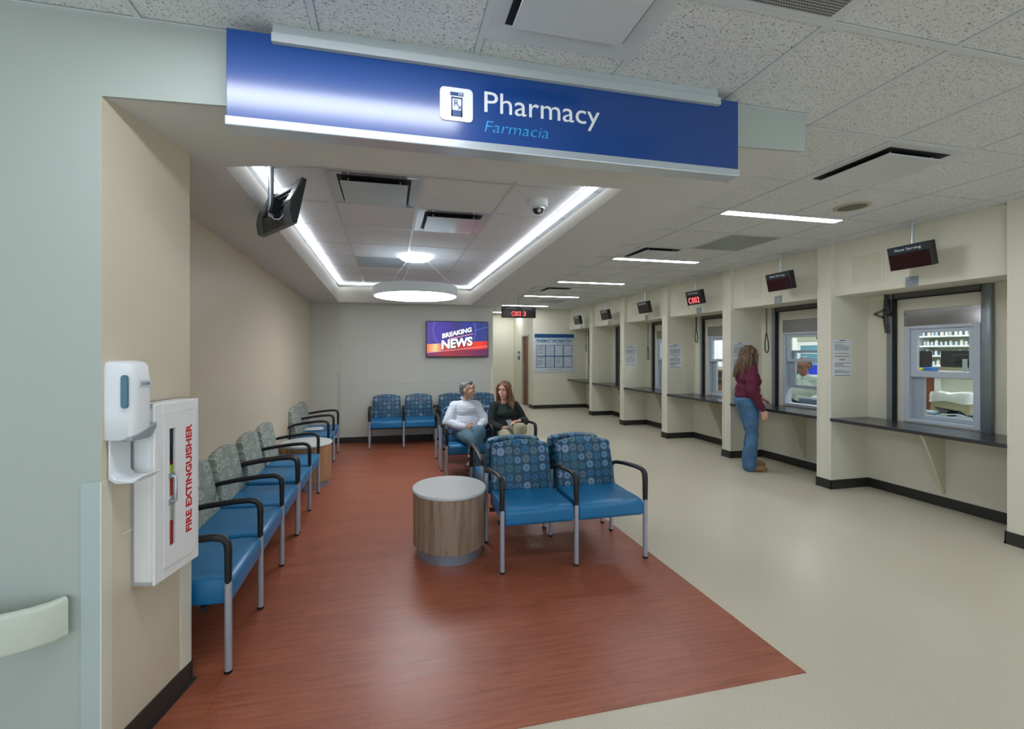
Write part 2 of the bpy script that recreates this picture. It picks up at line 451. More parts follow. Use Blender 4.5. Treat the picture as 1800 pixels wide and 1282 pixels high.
# left front wall with the fascia above the opening, jamb
JX0, JX1, JY = -1.0, -.896, 2.215
mb = MB(); mb.box(-4.6, JX0-.001, YW, YW+.12, 0, CH)
zl, zr = zs(JX0, YW), zs(2.06, YW)
mb.prism([(JX0-.001, zl), (2.06, zr), (2.06, CH), (JX0-.001, CH)], 'y', YW, YW+.012)
struct('wall_front', mb, m_wallg, 'wall left of the waiting area opening, cool light tinted into its paint')
mb = MB(); mb.prism([(JX0, YW+.0005), (JX1, JY), (JX1-.25, JY), (JX0-.25, YW+.0005)], 'z', 0, CH-.05)
struct('wall_jamb', mb, m_tan, 'beige side wall holding the soap dispenser')
mb = MB(); mb.box(XL-.12, XL, JY-.05, YB+.1, 0, CH); struct('wall_left', mb, m_tan, 'tan left wall of the waiting area')
mb = MB(); mb.box(XL-.1, 1.83, YB, YB+.14, 0, CH); mb.box(1.71, 1.83, YB+.1, YE, 0, CH)
struct('wall_back', mb, m_back, 'pale grey back wall of the waiting area')
# subtle wainscot line and panel joint
mb = MB(); mb.box(XL, 1.825, YB-.004, YB+.01, .985, .992); mb.box(-.80, -.793, YB-.004, YB+.01, .1, 2.34); mb.box(-.845, -.79, YB-.006, YB+.01, .1, 1.20)
struct('trim_2', mb, M('paint_joint', '#b9bcb4', .5), 'thin panel joints on the back wall')
mb = MB(); mb.box(1.775, 1.835, YB-.006, YB+.05, .1, 1.27); struct('trim_3', mb, m_trimw, 'plastic corner guard at the end of the back wall')
# front-left corner guard
mb = MB(); mb.box(JX0-.062, JX0-.001, YW-.006, YW+.001, .1, 1.06, .002, 1)
struct('trim_4', mb, m_guardb, 'tall corner guard beside the handrail')
mb = MB(); mb.prism([(JX0-.003, YW-.006), (JX0+.003, YW-.006), (JX0+.016, YW+.085), (JX0+.009, YW+.085), (JX0-.003, YW+.001)], 'z', .1, 1.06, .001, 1)
struct('trim_13', mb, m_trimw, 'side face of the corner guard under the dispenser')
mb = MB(); mb.prism([(JX1-.0115, JY-.06), (JX1+.005, JY-.001), (JX1+.005, JY+.006), (JX1-.06, JY+.006), (JX1-.06, JY), (JX1-.003, JY), (JX1-.0195, JY-.06)], 'z', .1, 1.2, .001, 1)
struct('trim_5', mb, m_trimw, 'corner guard at the inner corner beside the green chairs')
# soffit with opening
mb = MB(); bm = mb.bm
OX0, OX1, OY0, OY1 = -.80, 1.385, 2.36, 7.33
def srx(y): return 2.06 - .22*(y-YW)/(YB-YW)
nx = 16; ny = 20
ys = sorted(set([YW+(YB-YW)*k/ny for k in range(ny+1)]+[OY0, OY1]))
def xsrow(y): return [XL-.05, -1.1, -.95, OX0, -.4, 0, .4, .8, 1.1, OX1, 1.6, srx(y)]
grid = [[bm.verts.new((x, y, zs(x, y))) for x in xsrow(y)] for y in ys]
gtop = [[bm.verts.new((x, y, CH-.001)) for x in xsrow(y)] for y in ys]
for a in range(len(ys)-1):
    for b in range(11):
        ym = (ys[a]+ys[a+1])/2; hole = 3 <= b < 9 and OY0 < ym < OY1
        if not hole: bm.faces.new((grid[a][b], grid[a][b+1], grid[a+1][b+1], grid[a+1][b]))
    bm.faces.new((grid[a][11], gtop[a][11], gtop[a+1][11], grid[a+1][11]))
struct('ceiling_soffit', mb, m_soffit, 'smooth painted soffit around the lit ceiling recess')
# cove: vertical faces, ledge, tile ceiling
ZC = 2.665
mb = MB()
for (x0, y0, x1, y1) in ((OX0, OY0, OX0, OY1), (OX0, OY1, OX1, OY1), (OX1, OY1, OX1, OY0), (OX1, OY0, OX0, OY0)):
    N_ = 14
    for k in range(N_):
        a = (x0+(x1-x0)*k/N_, y0+(y1-y0)*k/N_); b = (x0+(x1-x0)*(k+1)/N_, y0+(y1-y0)*(k+1)/N_)
        mb.quad([(a[0], a[1], zs(*a)), (b[0], b[1], zs(*b)), (b[0], b[1], ZC-.075), (a[0], a[1], ZC-.075)])
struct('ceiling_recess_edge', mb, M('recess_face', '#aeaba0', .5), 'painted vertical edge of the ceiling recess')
mb = MB(); mb.box(OX0-.12, OX1+.12, OY0-.12, OY1+.12, ZC, ZC+.03); struct('ceiling_recess', mb, m_tile2, 'ceiling tiles inside the lit recess')
mb = MB()
CX = [-.4, .216, .836]; CY = [2.81+.617*k for k in range(8)]
for x in CX: mb.box(x-.012, x+.012, OY0-.1, OY1+.1, ZC-.005, ZC+.01)
for y in CY: mb.box(OX0-.1, OX1+.1, y-.009, y+.009, ZC-.0045, ZC+.01)
struct('trim_6', mb, M('recess_grid_metal', '#c9cbcb', .35, .3), 'metal grid bars inside the ceiling recess')
# far corridor
mb = MB(); mb.box(1.83, 3.95, YE, YE+.1, 0, CH); struct('wall_far', mb, m_wall, 'cream wall at the far end of the corridor')
mb = MB(); mb.box(3.81, 3.93, YI+.12, 11.395, 0, CH); mb.box(3.81, 3.93, 12.035, YE, 0, CH); mb.box(3.81, 3.93, 11.395, 12.035, 2.03, CH); mb.box(3.81, 5.4, YI, YI+.12, 0, CH)
struct('wall_information', mb, m_wall, 'cream wall carrying the information board')
d = struct('door_1', MB().box(3.85, 3.89, 11.435, 11.995, .01, 1.99), M('door_wood', '#7a4a38', .45, var=.3), 'reddish-brown wooden door at the far end of the hallway')
struct('door_frame', MB().box(3.795, 3.93, 11.395, 11.435, 0, 2.03).box(3.795, 3.93, 11.995, 12.035, 0, 2.03).box(3.795, 3.93, 11.395, 12.035, 1.99, 2.03), M('door_frame_paint', '#b8b7a6', .45), parent=d)
struct('door_handle', MB().cyl((3.85, 11.93, 1.0), (3.79, 11.93, 1.0), .012).cyl((3.795, 11.93, 1.0), (3.795, 11.82, 1.0), .01).lathe([(0, 0), (.028, 0), (.028, .01), (0, .01)], (3.845, 11.93, 1.15), ax='x', n=12), m_steel, parent=d)
# shell left open behind the camera so the world background adds fill light

# right wall: piers, headers, recessed window walls
mb = MB()
def al(k): # alcove k: near/far edge
    return (NEAR-PIT*1+PW-.155+.041 if k == 0 else NEAR+PIT*(k-1)+PW, NEAR+PIT*k)
AL = [(2.456, 3.85)]+[(NEAR+PIT*(k-1)+PW, NEAR+PIT*k) for k in range(1, 5)]+[(NEAR+PIT*4+PW, YI)]
mb.box(XR, XW+.12, -3.2, AL[0][0], 0, CH)
for k in range(5): mb.box(XR, XW+.12, NEAR+PIT*k, NEAR+PIT*k+PW, 0, CH)
WY0, WY1, WZ0, WZ1 = 2.895, 3.50, .80, 1.965
for k, (a, b) in enumerate(AL):
    o_ = PIT*k
    mb.box(XR+.055, XW+.12, a, b, 2.15, CH)
    mb.box(XW, XW+.12, a, WY0+o_, 0, 2.15); mb.box(XW, XW+.12, WY1+o_, b, 0, 2.15)
    mb.box(XW, XW+.12, WY0+o_, WY1+o_, 0, WZ0); mb.box(XW, XW+.12, WY0+o_, WY1+o_, WZ1, 2.15)
struct('wall_right', mb, m_wall, 'cream wall of piers and pharmacy window alcoves')
# corner guards on the piers
for k in range(5):
    y = NEAR+PIT*k; mb = MB()
    mb.box(XR-.0035, XR+.001, y-.0035, y+.06, .1, 1.215); mb.box(XR+.001, XR+.05, y-.0035, y+.001, .1, 1.215)
    mb.box(XR-.005, XR+.001, y+PW-.03, y+PW+.004, .1, 1.215, .0015, 1)
    struct('trim_%d' % (7+k), mb, m_trimw, 'plastic corner guard on a pier of the window wall')
# baseboards
def bb(name, segs, label, h=.1):
    mb = MB()
    for (x0, x1, y0, y1) in segs:
        mb.box(x0, x1, y0, y1, 0, h, .002, 1); mb.box(x0-.003, x1+.003, y0-.003, y1+.003, 0, .012)
    return struct(name, mb, m_base, label)
t_ = .01
segs = [(XR-t_, XR, -3.2, AL[0][0]+t_), (XR-t_, XW, AL[0][0], AL[0][0]+t_)]
for k, (a, b) in enumerate(AL):
    segs.append((XW-t_, XW, a, b))
    if k < 5:
        segs += [(XR-t_, XW, b-t_, b), (XR-t_, XR, b-t_, b+PW+t_), (XR-t_, XW, b+PW, b+PW+t_)]
bb('baseboard_right', segs, 'black rubber baseboard along the window wall')
bb('baseboard_back', [(XL, 1.83, YB-t_, YB), (1.83, 1.83+t_, YB-t_, YE)], 'black baseboard of the back wall')
bb('baseboard_left', [(XL, XL+t_, JY, YB)], 'black baseboard of the left wall')
mb = MB(); mb.prism([(JX0, YW-.01), (JX0+.01, YW-.01), (JX1+.01, JY+.01), (JX1, JY+.01)], 'z', 0, .1); mb.prism([(JX0, YW-.015), (JX0+.022, YW-.015), (JX1+.022, JY+.018), (JX1, JY+.018)], 'z', 0, .012)
mb.box(JX1-.3, JX1+.01, JY, JY+.01, 0, .1)
struct('baseboard_jamb', mb, m_base, 'black baseboard under the fire extinguisher cabinet')
bb('baseboard_front', [(-4.6, JX0+.005, YW-t_, YW)], 'black baseboard of the front wall')
bb('baseboard_information', [(3.80, 5.33, YI-t_, YI), (3.80, 3.81, YI-t_, 11.395)], 'black baseboard under the information board')

# pharmacy room behind the windows
m_ph = M('pharmacy_paint', '#dadcd2', .6); m_phc = M('pharmacy_ceiling', '#d8dad6', .8)
mb = MB(); mb.box(XW+.12, 9.7, .6, .7, 0, 2.8); struct('wall_pharmacy_south', mb, m_ph)
mb = MB(); mb.box(9.6, 9.7, .7, 13, 0, 2.8); struct('wall_pharmacy_east', mb, m_ph)
mb = MB(); mb.box(XW+.12, 9.7, 12.9, 13, 0, 2.8); struct('wall_pharmacy_north', mb, m_ph)
mb = MB(); mb.box(XW+.12, 9.7, .6, 13, CH, 2.86); struct('ceiling_pharmacy', mb, m_phc)
# ================================================================== lights
m_linear = emis('linear_diffuser', '#f3f7ff', LINEAR_W); m_cove = emis('cove_diffuser', '#f2f7ff', COVE_W); m_ring = emis('ring_diffuser', '#f7faff', RING_W)
m_room = emis('panel_diffuser', '#f4f8ff', ROOM_W); m_lback = emis('hall_panel_diffuser', '#f1f6ff', BACK_W)
m_lfront = emis('front_diffuser', '#f3f7ff', 4.0); m_lsign = emis('sign_light_diffuser', '#f3f7ff', 9.0)
def linear(x0, y, label, group=None, mat=None, L=1.22, hw=.042):
    t = thing('linear_light', label, 'ceiling light', (x0+L/2, y, CH), 0, group)
    MB().box(-L/2, -L/2+.008, -hw-.008, hw+.008, -.008, .0).box(L/2-.008, L/2, -hw-.008, hw+.008, -.008, .0).box(-L/2+.008, L/2-.008, -hw-.008, -hw, -.008, 0).box(-L/2+.008, L/2-.008, hw, hw+.008, -.008, 0).obj('frame', m_whitem, t)
    MB().box(-L/2+.008, L/2-.008, -hw, hw, -.006, .0).obj('diffuser', mat or m_linear, t)
    return t
lbl = ['slim lit linear ceiling light nearest the pharmacy windows, beside the round speaker', 'second lit linear ceiling light from the front, by a supply vent',
       'third lit linear ceiling light from the front, long white bar', 'fourth lit linear ceiling light, between the vent and the number display',
       'fifth lit linear ceiling light, partly hidden by the hanging number display', 'farthest lit linear ceiling light, at the end of the corridor']
for k in range(6):
    linear(GX+2*G, GY+G*3*(k+1)+.045, lbl[k], 'linear ceiling lights of the hallway')
linear(GX+2*G, GY+.045, 'linear ceiling light above the viewer on the right')
linear(-.86, 1.20, 'linear ceiling light in front of the hanging sign', mat=m_lsign, hw=.085)
for (x, y) in ((-3.2, .3), (-.8, -.6), (2.8, -.6), (1.0, -2.3), (-3.2, -1.8), (3.4, -2.3)):
    linear(x, y, 'linear ceiling light behind the viewer', 'linear ceiling lights behind the viewer', mat=m_lfront)
# cove strips
for (nm, a) in (('long glowing cove light strip along the left side of the recess', (OX0+.002, OX0+.05, OY0, OY1)),
                ('long glowing cove light strip along the right side of the recess', (OX1-.05, OX1-.002, OY0, OY1)),
                ('short glowing cove light strip at the far end of the recess', (OX0+.05, OX1-.05, OY1-.05, OY1-.002))):
    t = thing('cove_light_strip', nm, 'ceiling light', ((a[0]+a[1])/2, (a[2]+a[3])/2, ZC-.06), 0, 'cove light strips of the recess')
    MB().box(a[0], a[1], a[2], a[3], ZC-.03, ZC-.006).obj('diffuser', m_cove, t, world=True)
    MB().box(a[0], a[1], a[2], a[3], ZC-.006, ZC).obj('channel', m_whitem, t, world=True)
# ring pendant
RC = (.31, 5.15, 2.18); RR = .5
t = thing('ring_pendant_light', 'round white drum pendant light hanging lit in the ceiling recess', 'pendant light', RC)
MB().lathe([(RR, 0), (RR, .11), (RR-.02, .11), (RR-.02, .004), (RR, 0)], n=64).obj('drum_band', M('pendant_white', '#cfd6d8', .4), t)
MB().lathe([(0, .003), (RR-.02, .003), (RR-.02, .02), (0, .02)], n=64).obj('diffuser', m_ring, t)
MB().lathe([(0, .024), (RR-.025, .024), (RR-.025, .03), (0, .03)], n=48).obj('uplight_blocker', M('pendant_white'), t)  # unseen disc added to block light going up from the diffuser
MB().lathe([(0, 0), (.16, 0), (.20, .03), (.20, .045), (0, .045)], (0, 0, ZC-.045-RC[2]), n=40).obj('canopy', emis('canopy_added_glow', '#f2f6ff', 3.2), t)  # canopy given its own emission to stand in for the uplight halo
for k in range(3):
    a = PI/2+2*PI*k/3+.4
    MB().cyl((RR*.97*math.cos(a), RR*.97*math.sin(a), .1), (.12*math.cos(a), .12*math.sin(a), ZC-.04-RC[2]), .0025, n=6).obj('cable', m_alu, t)
# pharmacy room lights
for k, (x, y) in enumerate([(6.6, 3.0), (6.6, 5.6), (6.6, 8.4), (6.6, 11.2), (8.6, 4.2), (8.6, 7.0), (8.6, 10.0)]):
    t = thing('ceiling_panel_light', 'square lit ceiling panel inside the pharmacy', 'ceiling light', (x, y, CH), 0, 'ceiling panels inside the pharmacy')
    MB().box(-.32, .32, -.62, .62, -.012, 0).obj('frame', m_whitem, t); MB().box(-.3, .3, -.6, .6, -.016, -.012).obj('diffuser', m_room, t)
# ================================================================== hanging sign
def sign_mat():
    t = NT('sign_blue_face'); t.set(col=lin('#003f88'), rough=.4, spec=.3, coat=1.0, coatr=.17); t.b.inputs['Coat IOR'].default_value = 1.5
    t.bump(t.noise(t.tc(), 700, 2), .05, .0005); return t.m
SX0, SX1 = -.568, 1.58
t = thing('hanging_sign', 'long blue overhead sign reading Pharmacy and Farmacia, hung below the hallway ceiling', 'sign', ((SX0+SX1)/2, 1.70, 2.335))
MB().box(SX0, SX1, 1.69, 1.74, 2.367, 2.682, .002, 1).obj('sign_panel', sign_mat(), t, world=True)
b = MB().box(SX0-.003, SX1+.003, 1.683, 1.76, 2.333, 2.367, .004, 2).obj('bottom_rail', M('rail_light', '#c9d3da', .25, .5), t, world=True); b['label'] = 'pale satin bottom rail'
MB().box(-.415, 1.472, 1.672, 1.70, 2.645, 2.678, .001, 1).box(-.415, 1.472, 1.69, 1.78, 2.682, 2.72, .001, 1).obj('mounting_bracket', M('bracket_pale', '#b4bcbd', .4), t, world=True)
def rrect(x0, x1, z0, z1, r, n=5):
    P = []
    for cx, cz, a0 in ((x1-r, z0+r, -PI/2), (x1-r, z1-r, 0), (x0+r, z1-r, PI/2), (x0+r, z0+r, PI)):
        P += [(cx+r*math.cos(a0+PI/2*k/n), cz+r*math.sin(a0+PI/2*k/n)) for k in range(n+1)]
    return P
ic = MB().prism(rrect(.196, .328, 2.440, 2.572, .018), 'y', 1.6865, 1.6895).obj('pictogram_tile', m_white_s, t, world=True)
mb = MB(); y0, y1 = 1.6845, 1.6864
mb.box(.237, .289, y0, y1, 2.540, 2.553)                      # bottle cap
mb.box(.241, .2455, y0, y1, 2.458, 2.534); mb.box(.281, .2855, y0, y1, 2.458, 2.534); mb.box(.241, .2855, y0, y1, 2.529, 2.534); mb.box(.241, .2855, y0, y1, 2.458, 2.482)
mb.obj('bottle_mark', m_blueS, ic, world=True)
text('rx_letters', 'R', .036, m_blueS, ic, (.250, 1.6865, 2.499), FRONT, .001, world=True)
text('rx_letters', 'x', .036, m_blueS, ic, (.266, 1.6865, 2.486), FRONT, .001, world=True)
MB().box(.270, .2725, 1.6835, 1.6844, 2.542, 2.551).box(.276, .2785, 1.6835, 1.6844, 2.542, 2.551).box(.282, .2845, 1.6835, 1.6844, 2.542, 2.551).obj('cap_lines', m_white_s, ic, world=True)
tx = text('lettering', 'Pharmacy', .12, m_white_s, t, (.376, 1.6895, 2.492), FRONT, .0015, width=.505, bold=.0, world=True); tx['label'] = 'white Pharmacy lettering'
tx = text('lettering', 'Farmacia', .066, M('cyan_lettering', '#36a0dd', .5), t, (.377, 1.6895, 2.412), FRONT, .001, width=.272, shear=.2, bold=-.0008, world=True); tx['label'] = 'light blue italic Farmacia lettering'

# ================================================================== tandem chairs
def gang(n, p, fabric, label, group=None, loc=(0, 0, 0), rz=0):
    """front faces -Y, first frame at local x=0, front legs at y=0, rear legs at y=.5"""
    t = thing('tandem_chair', label, 'chair', loc, rz, group)
    D = .5
    for i in range(n+1):
        x = i*p
        # front leg and rear leg
        MB().cyl((x, 0, .012), (x, 0, .435), .0165, n=12).obj('leg', m_leg, t)
        MB().tube([(x, D, .012), (x, D-.004, .30), (x, D-.01, .42), (x, D-.02, .565)], .0155, 12).obj('leg', m_leg, t)
        for yy in (0, D): MB().lathe([(0, 0), (.015, 0), (.0175, .004), (.0175, .016), (0, .016)], (x, yy, 0), 12).obj('foot_cap', m_blackm, t)
        # armrest: flattened rail with sleeve down the front leg
        P = [(x, D-.018, .565), (x, D-.035, .592), (x, D-.10, .612), (x, D-.22, .632), (x, D-.36, .646), (x, D-.44, .648), (x, D-.478, .640), (x, D-.496, .618), (x, 0, .58), (x, 0, .50), (x, 0, .43)]
        Rr = [.013, .016, .019, .020, .020, .020, .021, .021, .0205, .0195, .018]
        b = MB()
        # round section widened across
        b.tube(P, Rr, 12, flat=(1.0, .82)); b.obj('armrest', m_arm, t, smooth=False)
    # under-seat rails
    MB().box(0, n*p, .10, .125, .295, .32).box(0, n*p, .36, .385, .295, .32).obj('seat_rail', m_blackm, t)
    for i in range(n):
        a, b_ = i*p+.020, (i+1)*p-.020
        m = MB(); prof = [(-.012, .335), (.012, .315), (.45, .325), (.45, .42), (.40, .447), (.2, .440), (.06, .442), (.012, .438), (-.012, .418)]
        m.prism(prof, 'x', a, b_, .014, 3); o = m.obj('seat', m_seat, t); smooth_angle(o, .9)
        # backrest: arched outline, leaning
        W = b_-a; cx = (a+b_)/2; pts = []
        z0, z1, ar = 0, .375, .022
        hw0, hw1 = W/2-.004, W/2-.022
        pts += [(-hw0, z0), (hw0, z0)]
        for k in range(5): pts.append((hw0+(hw1-hw0)*(k+1)/5*.999, z0+(z1-.045-z0)*(k+1)/5))
        for k in range(1, 5): aa = PI/2*k/5; pts.append((hw1-.035*(1-math.cos(aa)), z1-.045+.045*math.sin(aa)*.8))
        for k in range(9):
            u = 1-2*k/8; pts.append((u*(hw1-.04), z1+ar*(1-u*u)-.004))
        for k in range(4, 0, -1): aa = PI/2*k/5; pts.append((-hw1+.035*(1-math.cos(aa)), z1-.045+.045*math.sin(aa)*.8))
        for k in range(5, 0, -1): pts.append((-(hw0+(hw1-hw0)*k/5*.999), z0+(z1-.045-z0)*k/5))
        m = MB(); m.prism(pts, 'y', 0, .075, .018, 3)
        lean = math.radians(10)
        for v in m.bm.verts:   # slight curvature around the sitter
            v.co.y -= .018*(v.co.x/(W/2))**2
        m.xf(Matrix.Translation((cx, D-.105, .435)) @ Matrix.Rotation(-lean, 4, 'X'))
        o = m.obj('backrest', fabric, t, loc=(cx, D-.105, .435)); smooth_angle(o, .9)
    return t
def gangf(n, p, kind, label, group, loc, rz=0): return gang(n, p, m_green_pat if kind == 'g' else m_blue_pat, label, group, loc, rz)
GL = 'sage-backed chairs along the left wall'; GB = 'blue-backed tandem chairs'
XF = -.745
# left wall: front faces +X  (rotate +90deg: local -Y -> +X, local x -> +Y)
gangf(3, .5215, 'g', 'three-seat tandem chair with sage circle backs and blue seats, nearest along the left wall', GL, (XF, 2.245, 0), PI/2)
gangf(2, .52, 'g', 'two-seat tandem chair with sage circle backs on the near side of the round wall table', GL, (XF, 3.858, 0), PI/2)
gangf(2, .53, 'g', 'two-seat tandem chair with sage circle backs in the far left corner, paper on its seat', GL, (XF-.01, 5.76, 0), PI/2)
# back wall
gangf(2, .53, 'b', 'two-seat tandem chair with blue circle backs, empty, standing left against the back wall', GB, (-.30, 6.94, 0))
gangf(2, .53, 'b', 'two-seat tandem chair against the back wall below the television, behind the seated man', GB, (.80, 6.94, 0))
# man and woman's seats, and the gang behind them facing away
gangf(2, .545, 'b', 'two-seat blue tandem chair on which the man and the woman sit', GB, (.66, 4.985, 0))
gangf(2, .545, 'b', 'blue tandem chair back to back behind the seated couple, facing the back wall', GB, (.66+1.09, 6.15, 0), PI)
# foreground pair
gangf(2, .547, 'b', 'two-seat blue tandem chair in the foreground facing the viewer, right of the round table', GB, (.76, 2.85, 0))
gangf(2, .547, 'b', 'blue tandem chair back to back behind the foreground one, facing the seated couple', GB, (.77+1.094, 4.02, 0), PI)

# ================================================================== round tables
def rtable(x, y, label, mat, grp='round drum side tables'):
    t = thing('drum_table', label, 'table', (x, y, 0), 0, grp); R = .278
    MB().lathe([(0, 0), (R-.03, 0), (R-.03, .085), (0, .085)], n=56).obj('plinth', m_tring, t)
    MB().lathe([(0, .085), (R-.004, .085), (R-.004, .472), (0, .472)], n=64).obj('drum', mat, t)
    MB().lathe([(0, .472), (R, .472), (R+.004, .477), (R+.004, .490), (R-.001, .496), (0, .496)], n=64).obj('tabletop', m_ttop, t)
    return t
rtable(.452, 3.272, 'round drum table with grey walnut sides and pale top, left of the foreground chairs', m_lam)
rtable(-.925, 5.24, 'round drum table with honey wood sides, between the green-backed chairs by the left wall', m_lam2)
# magazine / paper on far corner seat
mb = MB(); mb.box(-.12, .12, -.09, .09, 0, .006); mb.box(-.10, .11, -.08, .09, .006, .012, rot=(.05, 0, .3))
tag(mb.obj('folded_paper', m_paper), 'crumpled white paper lying on the far corner seat', 'paper').location = (-1.02, 6.36, .450)

# ================================================================== televisions
def news_mat():
    t = NT('news_screen'); s = t.sep(t.tc('Generated')); x, z = s[0], s[2]
    up = t.ramp(t.math('ADD', x, t.math('MULTIPLY', z, .1)), [(0, lin('#4a2a88')), (.3, lin('#4a1f9c')), (.6, lin('#2a1157')), (.72, lin('#0c1c88')), (1, lin('#0a1c5e'))])
    n = t.noise(t.mapping(t.tc('Generated'), (4, 1, 9)), 3, 4)
    up = t.mix(t.math('MULTIPLY', n, .35), up, lin('#5f74e0'))
    lo = t.ramp(x, [(0, lin('#7a2b6a')), (.3, lin('#a8303a')), (.6, lin('#8a2a44')), (1, lin('#5a1a5a'))])
    red = t.ramp(x, [(0, lin('#ff6a2a')), (.14, lin('#ffe0a0')), (.25, lin('#e8452a')), (.5, lin('#b8302c')), (.85, lin('#ff3a1a')), (1, lin('#d01c14'))])
    zz = t.math('SUBTRACT', z, t.math('MULTIPLY', t.math('SUBTRACT', x, .5), .10))
    c = t.mix(t.math('LESS_THAN', zz, .40), up, red); c = t.mix(t.math('LESS_THAN', zz, .17), c, lo)
    # thin arcs and skyline streaks
    d = t.vm('LENGTH', t.comb(t.math('MULTIPLY', t.math('SUBTRACT', x, .45), 1.6), t.math('SUBTRACT', z, .75), 0))
    arc = t.math('LESS_THAN', t.math('ABSOLUTE', t.math('SUBTRACT', d, .56)), .012)
    c = t.mix(t.math('MULTIPLY', t.math('MULTIPLY', arc, t.math('GREATER_THAN', z, .3)), .4), c, lin('#a58bd8'))
    sl = t.math('ABSOLUTE', t.math('SUBTRACT', z, t.math('ADD', .10, t.math('MULTIPLY', x, .20))))
    c = t.mix(t.math('MULTIPLY', t.math('LESS_THAN', sl, .008), .7), c, lin('#d8c8e0'))
    sl2 = t.math('ABSOLUTE', t.math('SUBTRACT', z, t.math('ADD', .62, t.math('MULTIPLY', t.math('SUBTRACT', x, .5), .5))))
    c = t.mix(t.math('MULTIPLY', t.math('MULTIPLY', t.math('LESS_THAN', sl2, .006), t.math('GREATER_THAN', x, .7)), .5), c, lin('#7d9cf0'))
    t.set(col=(0.01, .01, .01, 1), rough=.3, em=c, ems=.36); return t.m
t = thing('television', 'flat television on the back wall showing purple and red BREAKING NEWS screen', 'television', (1.178, YB-.04, 1.44))
TX0, TX1, TZ0, TZ1 = .627, 1.728, 1.437, 2.068
MB().box(TX0, TX1, YB-.075, YB-.035, TZ0, TZ1, .004, 1).obj('bezel', m_black, t, world=True)
sc = MB().box(TX0+.012, TX1-.012, YB-.0775, YB-.0752, TZ0+.02, TZ1-.012).obj('screen', news_mat(), t, world=True)
MB().box(.95, 1.4, YB-.035, YB-.001, 1.6, 1.9).obj('wall_bracket', m_blackm, t, world=True)
mtw = emis('screen_white', '#f0f0f2', .4); mtr = emis('screen_red', '#c81e1e', .45); mtd = M('screen_shadow', '#1a1418', .6)
def slant(o, sh):
    me = o.data; x0 = min(v.co.x for v in me.vertices)
    for v in me.vertices: v.co.z += (v.co.x-x0)*sh
    return o
for (s_, x, z, w_, h_, sh) in (('BREAKING', .905, 1.765, .52, .085, .235), ('NEWS', .895, 1.575, .545, .16, .13)):
    a = text('screen_caption_shadow', s_, .2, mtd, sc, (x+.008, YB-.0778, z-.010), FRONT, .0003, width=w_, height=h_, bold=.012, world=True); slant(a, sh)
    a = text('screen_caption', s_, .2, mtw, sc, (x, YB-.079, z), FRONT, .0004, width=w_, height=h_, bold=.008, world=True); slant(a, sh); a['label'] = 'white %s caption' % s_
slant(MB().box(1.02, 1.45, YB-.0795, YB-.0785, 1.755, 1.768).obj('screen_stripe', mtr, sc, world=True), .21)

# ceiling-hung television seen from behind
a_ = math.atan2(.49, -.359)  # direction from near edge to far edge
t = thing('ceiling_television', 'small black television hung from the ceiling recess, seen from behind', 'television', (-.69, 2.80, 2.42), 0)
TW, TH = .47, .285
Mx = Matrix.Translation((-.648, 2.88, 2.415)) @ Matrix.Rotation(a_, 4, 'Z') @ Matrix.Rotation(math.radians(12), 4, 'X')
# local: x along width (near -> far), y = +back side towards viewer, z up
def tvp(name, mb, mat): return mb.xf(Mx).obj(name, mat, t, world=True)
prof = [(-.012, -TH/2), (.022, -TH/2), (.045, -TH/2+.06), (.05, -.02), (.03, .05), (.012, TH/2), (-.012, TH/2)]
sh = MB(); sh.prism(prof, 'x', -TW/2, TW/2, .003, 1); tvp('rear_shell', sh, M('tv_shell', '#3a3e40', .3))
tvp('screen', MB().box(-TW/2+.012, TW/2-.012, -.0135, -.0122, -TH/2+.014, TH/2-.012), M('dark_screen', '#060708', .1))
for sx in (-1, 1):
    pr2 = [(y_+.008, z_) for y_, z_ in prof[1:6]]+[(y_-.002, z_) for y_, z_ in prof[1:6]][::-1]
    tvp('side_cheek', MB().prism(pr2, 'x', sx*TW/2-sx*.075, sx*TW/2, .002, 1), M('tv_cheek', '#5a6163', .3))
tvp('vent_recess', MB().box(-TW/2+.08, TW/2-.08, .018, .033, .075, .085).box(-TW/2+.08, TW/2-.08, .03, .046, .03, .038).box(-TW/2+.08, TW/2-.08, .045, .056, -.045, -.041), m_blackm)
tvp('mount_bracket', MB().box(-.10, -.02, .03, .10, -.09, .01, .004, 1), m_blackm)
pole = MB().cyl((-.688, 2.765, 2.335), (-.695, 2.80, ZC), .0165, n=16).lathe([(0, 0), (.05, 0), (.05, .012), (0, .012)], (-.695, 2.80, ZC-.012), 20).obj('ceiling_pole', m_alu, t, world=True)
mb = MB(); mb.tube([(-.686, 2.758, 2.338), (-.67, 2.75, 2.315), (-.64, 2.745, 2.31), (-.615, 2.735, 2.33), (-.60, 2.72, 2.375), (-.575, 2.705, 2.395), (-.545, 2.69, 2.40)], .0035, 6); mb.obj('cable', m_cabl, t, world=True)

